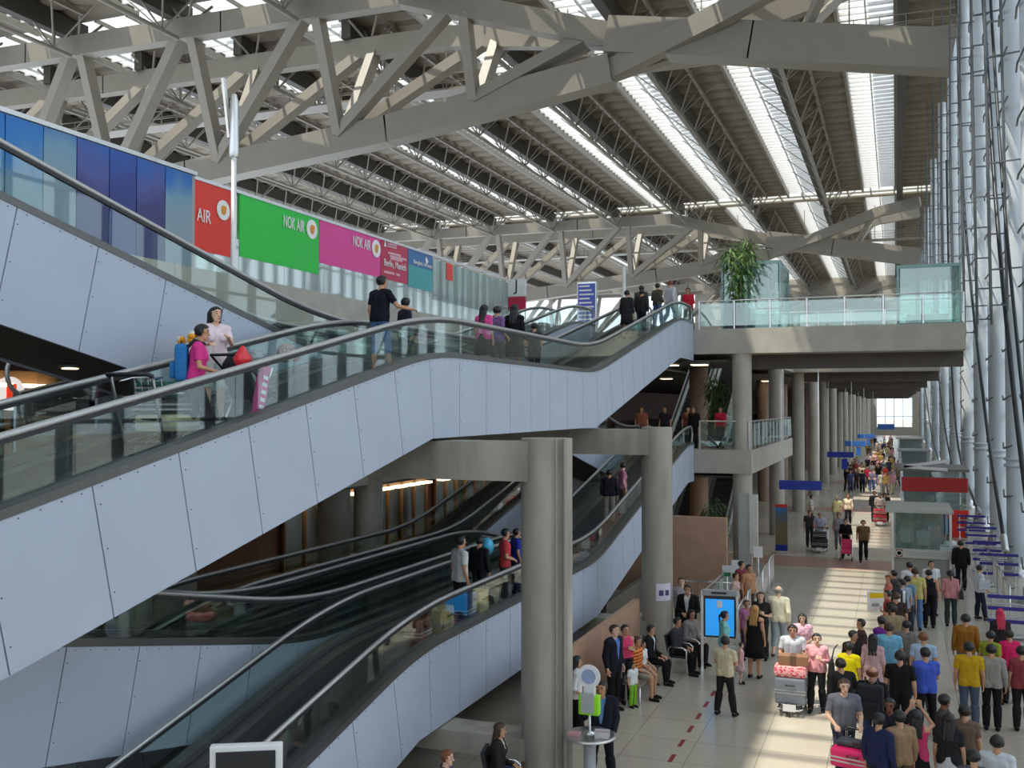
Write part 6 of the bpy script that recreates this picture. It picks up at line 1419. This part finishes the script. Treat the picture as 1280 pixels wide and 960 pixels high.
for c in crowd:
    dark = 'dark' in c[9] and 'face' in c[9] or 'dark-skinned' in c[9]
    CR[c[9]] = P(*c[:9], c[9], 2 if dark else 0)
backpack(CR['shaven-headed person in black and jeans wearing a big black pack'], (30, 30, 34), 'big black rucksack on the shaven-headed traveller', 0.62, 0.44, 0.22, 1.16)
shoulder_bag(CR['person in a salmon pink blouse and dark green trousers'], (36, 34, 38), 'dark handbag on the salmon pink blouse', 1)
shoulder_bag(CR['person in a white top with a shoulder bag by the facade rails'], (176, 178, 184), 'pale grey shoulder bag on the white top by the rails', 1, 1.0)
# name board with yellow top held out to arrivals
q = onz(1094, 748, 1.35)
nb = free('name_board', 'white name board with a yellow strip held up by the sun patch', 'sign', (q.x, q.y, 1.02), R(25))
MB().rbox(-0.22, 0.22, -0.01, 0.01, 0, 0.52, 0.004).build('board', WHITE, nb); MB().box(-0.16, 0.22, -0.016, -0.01, 0.34, 0.48).build('yellow_strip', mat('strip_yellow', s2l(230, 190, 20), 0.5), nb); MB().box(-0.1, 0.1, -0.016, -0.01, 0.12, 0.2).build('mark', GREYP, nb)
q = onz(1188, 690, 1.05)
nb = free('name_board', 'big white board held before the glass kiosk', 'sign', (q.x, q.y - 0.28, 0.55), 0); MB().rbox(-0.35, 0.35, -0.012, 0.012, 0, 0.78, 0.004).build('board', WHITE, nb); MB().box(-0.34, 0.34, -0.016, -0.012, 0.72, 0.77).build('edge_strip', GREYP, nb)
# ------------------------------------------------------------------ walkers down the hall
G_W = 'walkers down the hall'
walk = [
 (1079, 650, 1.72, 180, 'walk', False, ('tee', (112, 92, 66)), ('trousers', (28, 26, 28)), ('hair', 'black'), 'person in an olive brown shirt walking alone towards the camera'),
 (1057, 648, 1.66, 180, 'push', True, ('long', BLK), ('trousers', BLK), ('hair', 'black'), 'person in black pushing a buggy with a pink seat'),
 (1025, 640, 1.68, 180, 'push', False, ('tee', (176, 180, 204)), ('trousers', (60, 60, 70)), ('hair', 'grey'), 'person in a lavender shirt pushing a black loaded trolley'),
 (1012, 638, 1.66, 175, 'stand', False, ('tee', (60, 54, 58)), ('trousers', (40, 40, 44)), ('hair', 'black'), 'dark-clad person at the elbow of the lavender shirt'),
 (1060, 618, 1.66, 180, 'walk', True, ('blouse', (236, 214, 186)), ('trousers', (36, 32, 36)), ('hair', 'ginger'), 'person in an ivory blouse and black trousers in the sunlit lane'),
 (1046, 620, 1.70, 182, 'walk', False, ('tee', (226, 214, 160)), ('shorts', (160, 150, 130)), ('grey' if False else 'hair', 'grey'), 'grey-haired person in a pale yellow shirt and shorts'),
 (1048, 641, 1.62, 178, 'walk', True, ('tee', (150, 148, 156)), ('trousers', (90, 90, 100)), ('hair', 'black'), 'person in a mid grey top between buggy and ivory blouse'),
 (1100, 616, 1.70, 182, 'push', False, ('tee', (230, 214, 206)), ('trousers', (60, 54, 56)), ('hair', 'black'), 'person in a pale shirt pushing a red loaded trolley'),
 (1093, 614, 1.70, 180, 'stand', False, ('long', (50, 52, 60)), ('trousers', (44, 44, 50)), ('hair', 'black'), 'person in charcoal walking behind the red loaded trolley'),
 (1107, 616, 1.66, 180, 'walk', True, ('long', (60, 50, 52)), ('trousers', (40, 36, 40)), ('hair', 'black'), 'person in dark plum on the kiosk side of the red loaded trolley'),
 (1014, 619, 1.66, 90, 'stand', False, ('tee', (200, 196, 200)), ('trousers', (50, 44, 46)), ('hair', 'black'), 'person standing by the columns in a white top and dark trousers'),
 (1077, 581, 1.70, 180, 'walk', False, ('tee', (236, 212, 180)), ('trousers', (44, 40, 44)), ('hair', 'black'), 'person in a cream shirt at the middle of the second group'),
 (1099, 578, 1.74, 0, 'walk', False, ('tee', (104, 84, 96)), ('trousers', (60, 54, 64)), ('hair', 'brown'), 'person in dull violet walking away in the second group'),
 (1107, 582, 1.68, 180, 'walk', True, ('tee', (190, 70, 60)), ('trousers', (90, 84, 60)), ('hair', 'black'), 'person in vermilion on the kiosk side of the second group'),
 (1063, 588, 1.66, 180, 'walk', False, ('tee', (70, 84, 130)), ('trousers', (44, 50, 84)), ('hair', 'black'), 'person in denim blue at the column side of the second group'),
 (1070, 586, 1.64, 180, 'walk', True, ('long', (64, 44, 48)), ('trousers', (40, 34, 36)), ('hair', 'black'), 'person in dark wine beside the denim blue one'),
 (1084, 583, 1.66, 182, 'walk', True, ('tee', (170, 40, 60)), ('trousers', (40, 36, 40)), ('hair', 'black'), 'person in cherry red next to the cream shirt'),
 (1068, 573, 1.70, 180, 'walk', False, ('tee', (186, 160, 110)), ('trousers', (70, 62, 56)), ('hair', 'brown'), 'person in a camel shirt behind the second group'),
 (1057, 574, 1.66, 180, 'push', False, ('long', (40, 38, 40)), ('trousers', (36, 34, 36)), ('hair', 'black'), 'person in black by the second blue gate sign'),
 (1086, 567, 1.68, 180, 'walk', True, ('tee', (226, 216, 214)), ('trousers', (150, 60, 60)), ('hair', 'black'), 'person in white and red farther behind the second group'),
 (1093, 566, 1.68, 178, 'walk', True, ('tee', (230, 170, 170)), ('trousers', (160, 50, 60)), ('hair', 'black'), 'person in rose pink farther behind the second group'),
 (1111, 574, 1.70, 0, 'walk', False, ('tee', (60, 60, 70)), ('trousers', (40, 40, 50)), ('hair', 'black'), 'person in dark slate passing the red fascia kiosk'),
]
for c in walk:
    person(c[9], ghead(c[0], c[1], c[2]), c[3], c[2], c[4], c[5], c[6], c[7], c[8], 0, group=G_W, far=c[1] < 600)
# a loop of people farther off: clothes and place make each its own
mute = lambda c: tuple(int(0.62 * v + 0.38 * (sum(c) / 3) * 0.9) for v in c)
cols = [('ivory', (232, 222, 200)), ('scarlet', (200, 46, 46)), ('navy', (40, 48, 84)), ('black', (24, 24, 26)), ('peach', (230, 176, 140)), ('khaki', (150, 138, 96)), ('lilac', (170, 140, 190)), ('white', (226, 226, 226)), ('brown', (110, 76, 56)), ('teal', (60, 130, 130)), ('amber', (214, 160, 60)), ('rose', (220, 130, 150))]
trs = [('black', (26, 26, 28)), ('blue', (70, 90, 140)), ('grey', (110, 110, 112)), ('beige', (180, 166, 140))]
where = ['before the third blue gate sign', 'level with the third blue gate sign', 'past the third blue gate sign', 'near the fourth blue gate sign', 'just past the fourth blue gate sign', 'towards the last blue gate sign', 'under the bright far window']
rg = random.Random(21); n = 0; used = set()
for wi, (ya, yb_) in enumerate(((76, 83), (85, 92), (93, 101), (102, 112), (113, 128), (130, 150), (155, 185))):
    for k in range(8 if wi < 4 else 9):
        y = ya + (yb_ - ya) * (k + rg.random() * 0.7) / 9; x = -3.6 + rg.random() * 3.3 + (0.6 if k % 4 == 0 else 0)
        while any((o.location.x - x) ** 2 + (o.location.y - y) ** 2 < 0.36 for o in PPL): x = -3.6 + rg.random() * 3.6; y += 0.1
        while True:
            c1, c2 = rg.choice(cols), rg.choice(trs)
            if (wi, c1[0], c2[0]) not in used: used.add((wi, c1[0], c2[0])); break
        fem = rg.random() < 0.5
        person('person in %s top and %s %s %s' % (c1[0], c2[0], 'legwear', where[wi]) if False else 'tiny person in %s top and %s trousers %s' % (c1[0], c2[0], where[wi]), (x, y, 0), 180 + rg.uniform(-25, 25) if rg.random() < 0.75 else rg.uniform(-20, 20), rg.uniform(1.56, 1.76), rg.choice(['walk', 'walk', 'stand', 'push']), fem, ('tee', mute(c1[1])), ('trousers', c2[1]), ('hair', rg.choice(['black', 'black', 'brown'])), 0, group='distant walkers down the hall', far=True); n += 1
# trolleys and a buggy among the walkers
def loaded(px, py, rz, label, cases):
    p = onz(px, py, 0); t = trolley((p.x, p.y + 0.2, 0), rz, label)
    z = 0.18
    for (w_, d_, h_, col, lab) in cases:
        suitcase((p.x, p.y + 0.15, z), 0, w_, d_, h_, col, lab, wheels=False, group='cases on trolleys down the hall'); z += h_ + 0.01
loaded(1025, 691, R(180), 'trolley heaped with black cases pushed by the lavender shirt', [(0.66, 0.46, 0.42, (30, 28, 30), 'wide black case on the lavender shirted walker trolley'), (0.56, 0.40, 0.30, (40, 36, 38), 'smaller black case on top, lavender shirted walker trolley')])
loaded(1100, 657.5, R(180), 'trolley with red cases pushed by the pale shirt', [(0.70, 0.46, 0.40, (170, 40, 50), 'dark red case low on the red loaded trolley'), (0.66, 0.42, 0.30, (205, 60, 70), 'bright red case on top of the red loaded trolley')])
p = onz(1058, 701, 0)
bg2 = free('baby_buggy', 'baby buggy with a hot pink seat pushed by the person in black', 'buggy', (p.x, p.y + 0.2, 0), R(180))
for x in (-0.22, 0.22):
    MB().tube([(x, -0.5, 1.02), (x, 0.40, 0.08)], 0.016, 8).build('frame_tube', CHROME, bg2); MB().tube([(x, 0.2, 0.6), (x, -0.35, 0.08)], 0.016, 8).build('frame_tube', CHROME, bg2)
    for y in (0.40, -0.35): MB().ell((x, y, 0.08), (0.025, 0.08, 0.08), 14).build('wheel', RUBBER, bg2)
MB().tube([(-0.22, -0.5, 1.02), (0.22, -0.5, 1.02)], 0.02, 8).build('handle', BLACK, bg2)
MB().prism([(-0.12, 0.32), (0.30, 0.30), (0.30, 0.38), (-0.05, 0.42), (-0.24, 0.85), (-0.32, 0.82)], -0.2, 0.2).build('seat', mat('hot_pink_cloth', s2l(225, 60, 110), 0.8), bg2)
# people by the escalators on the mezzanine and under it
mz = [(-6.6, 40.6, 180, ('tee', (205, 44, 70)), ('trousers', (60, 50, 54)), True, 'person in a carmine top at the mezzanine railing'),
      (-7.6, 40.2, 200, ('long', (34, 32, 36)), ('trousers', (34, 32, 36)), False, 'person in black at the top of the lower walkway'),
      (-8.0, 41.0, 160, ('tee', (120, 70, 60)), ('trousers', (60, 56, 60)), True, 'person in rust brown at the top of the lower walkway'),
      (-8.9, 40.8, 190, ('tee', (50, 44, 50)), ('trousers', (40, 40, 44)), False, 'person in dark plum grey farther in on the mezzanine'),
      (-9.8, 40.4, 170, ('tee', (150, 90, 70)), ('trousers', (44, 40, 44)), False, 'person in terracotta top deepest on the mezzanine edge')]
for x, y, f, a, b, fem, lab in mz: person(lab, (x, y, Z1 + 0.02), f, 1.66, 'stand', fem, a, b, ('hair', 'black'), 0, group='people on the mezzanine', far=True)
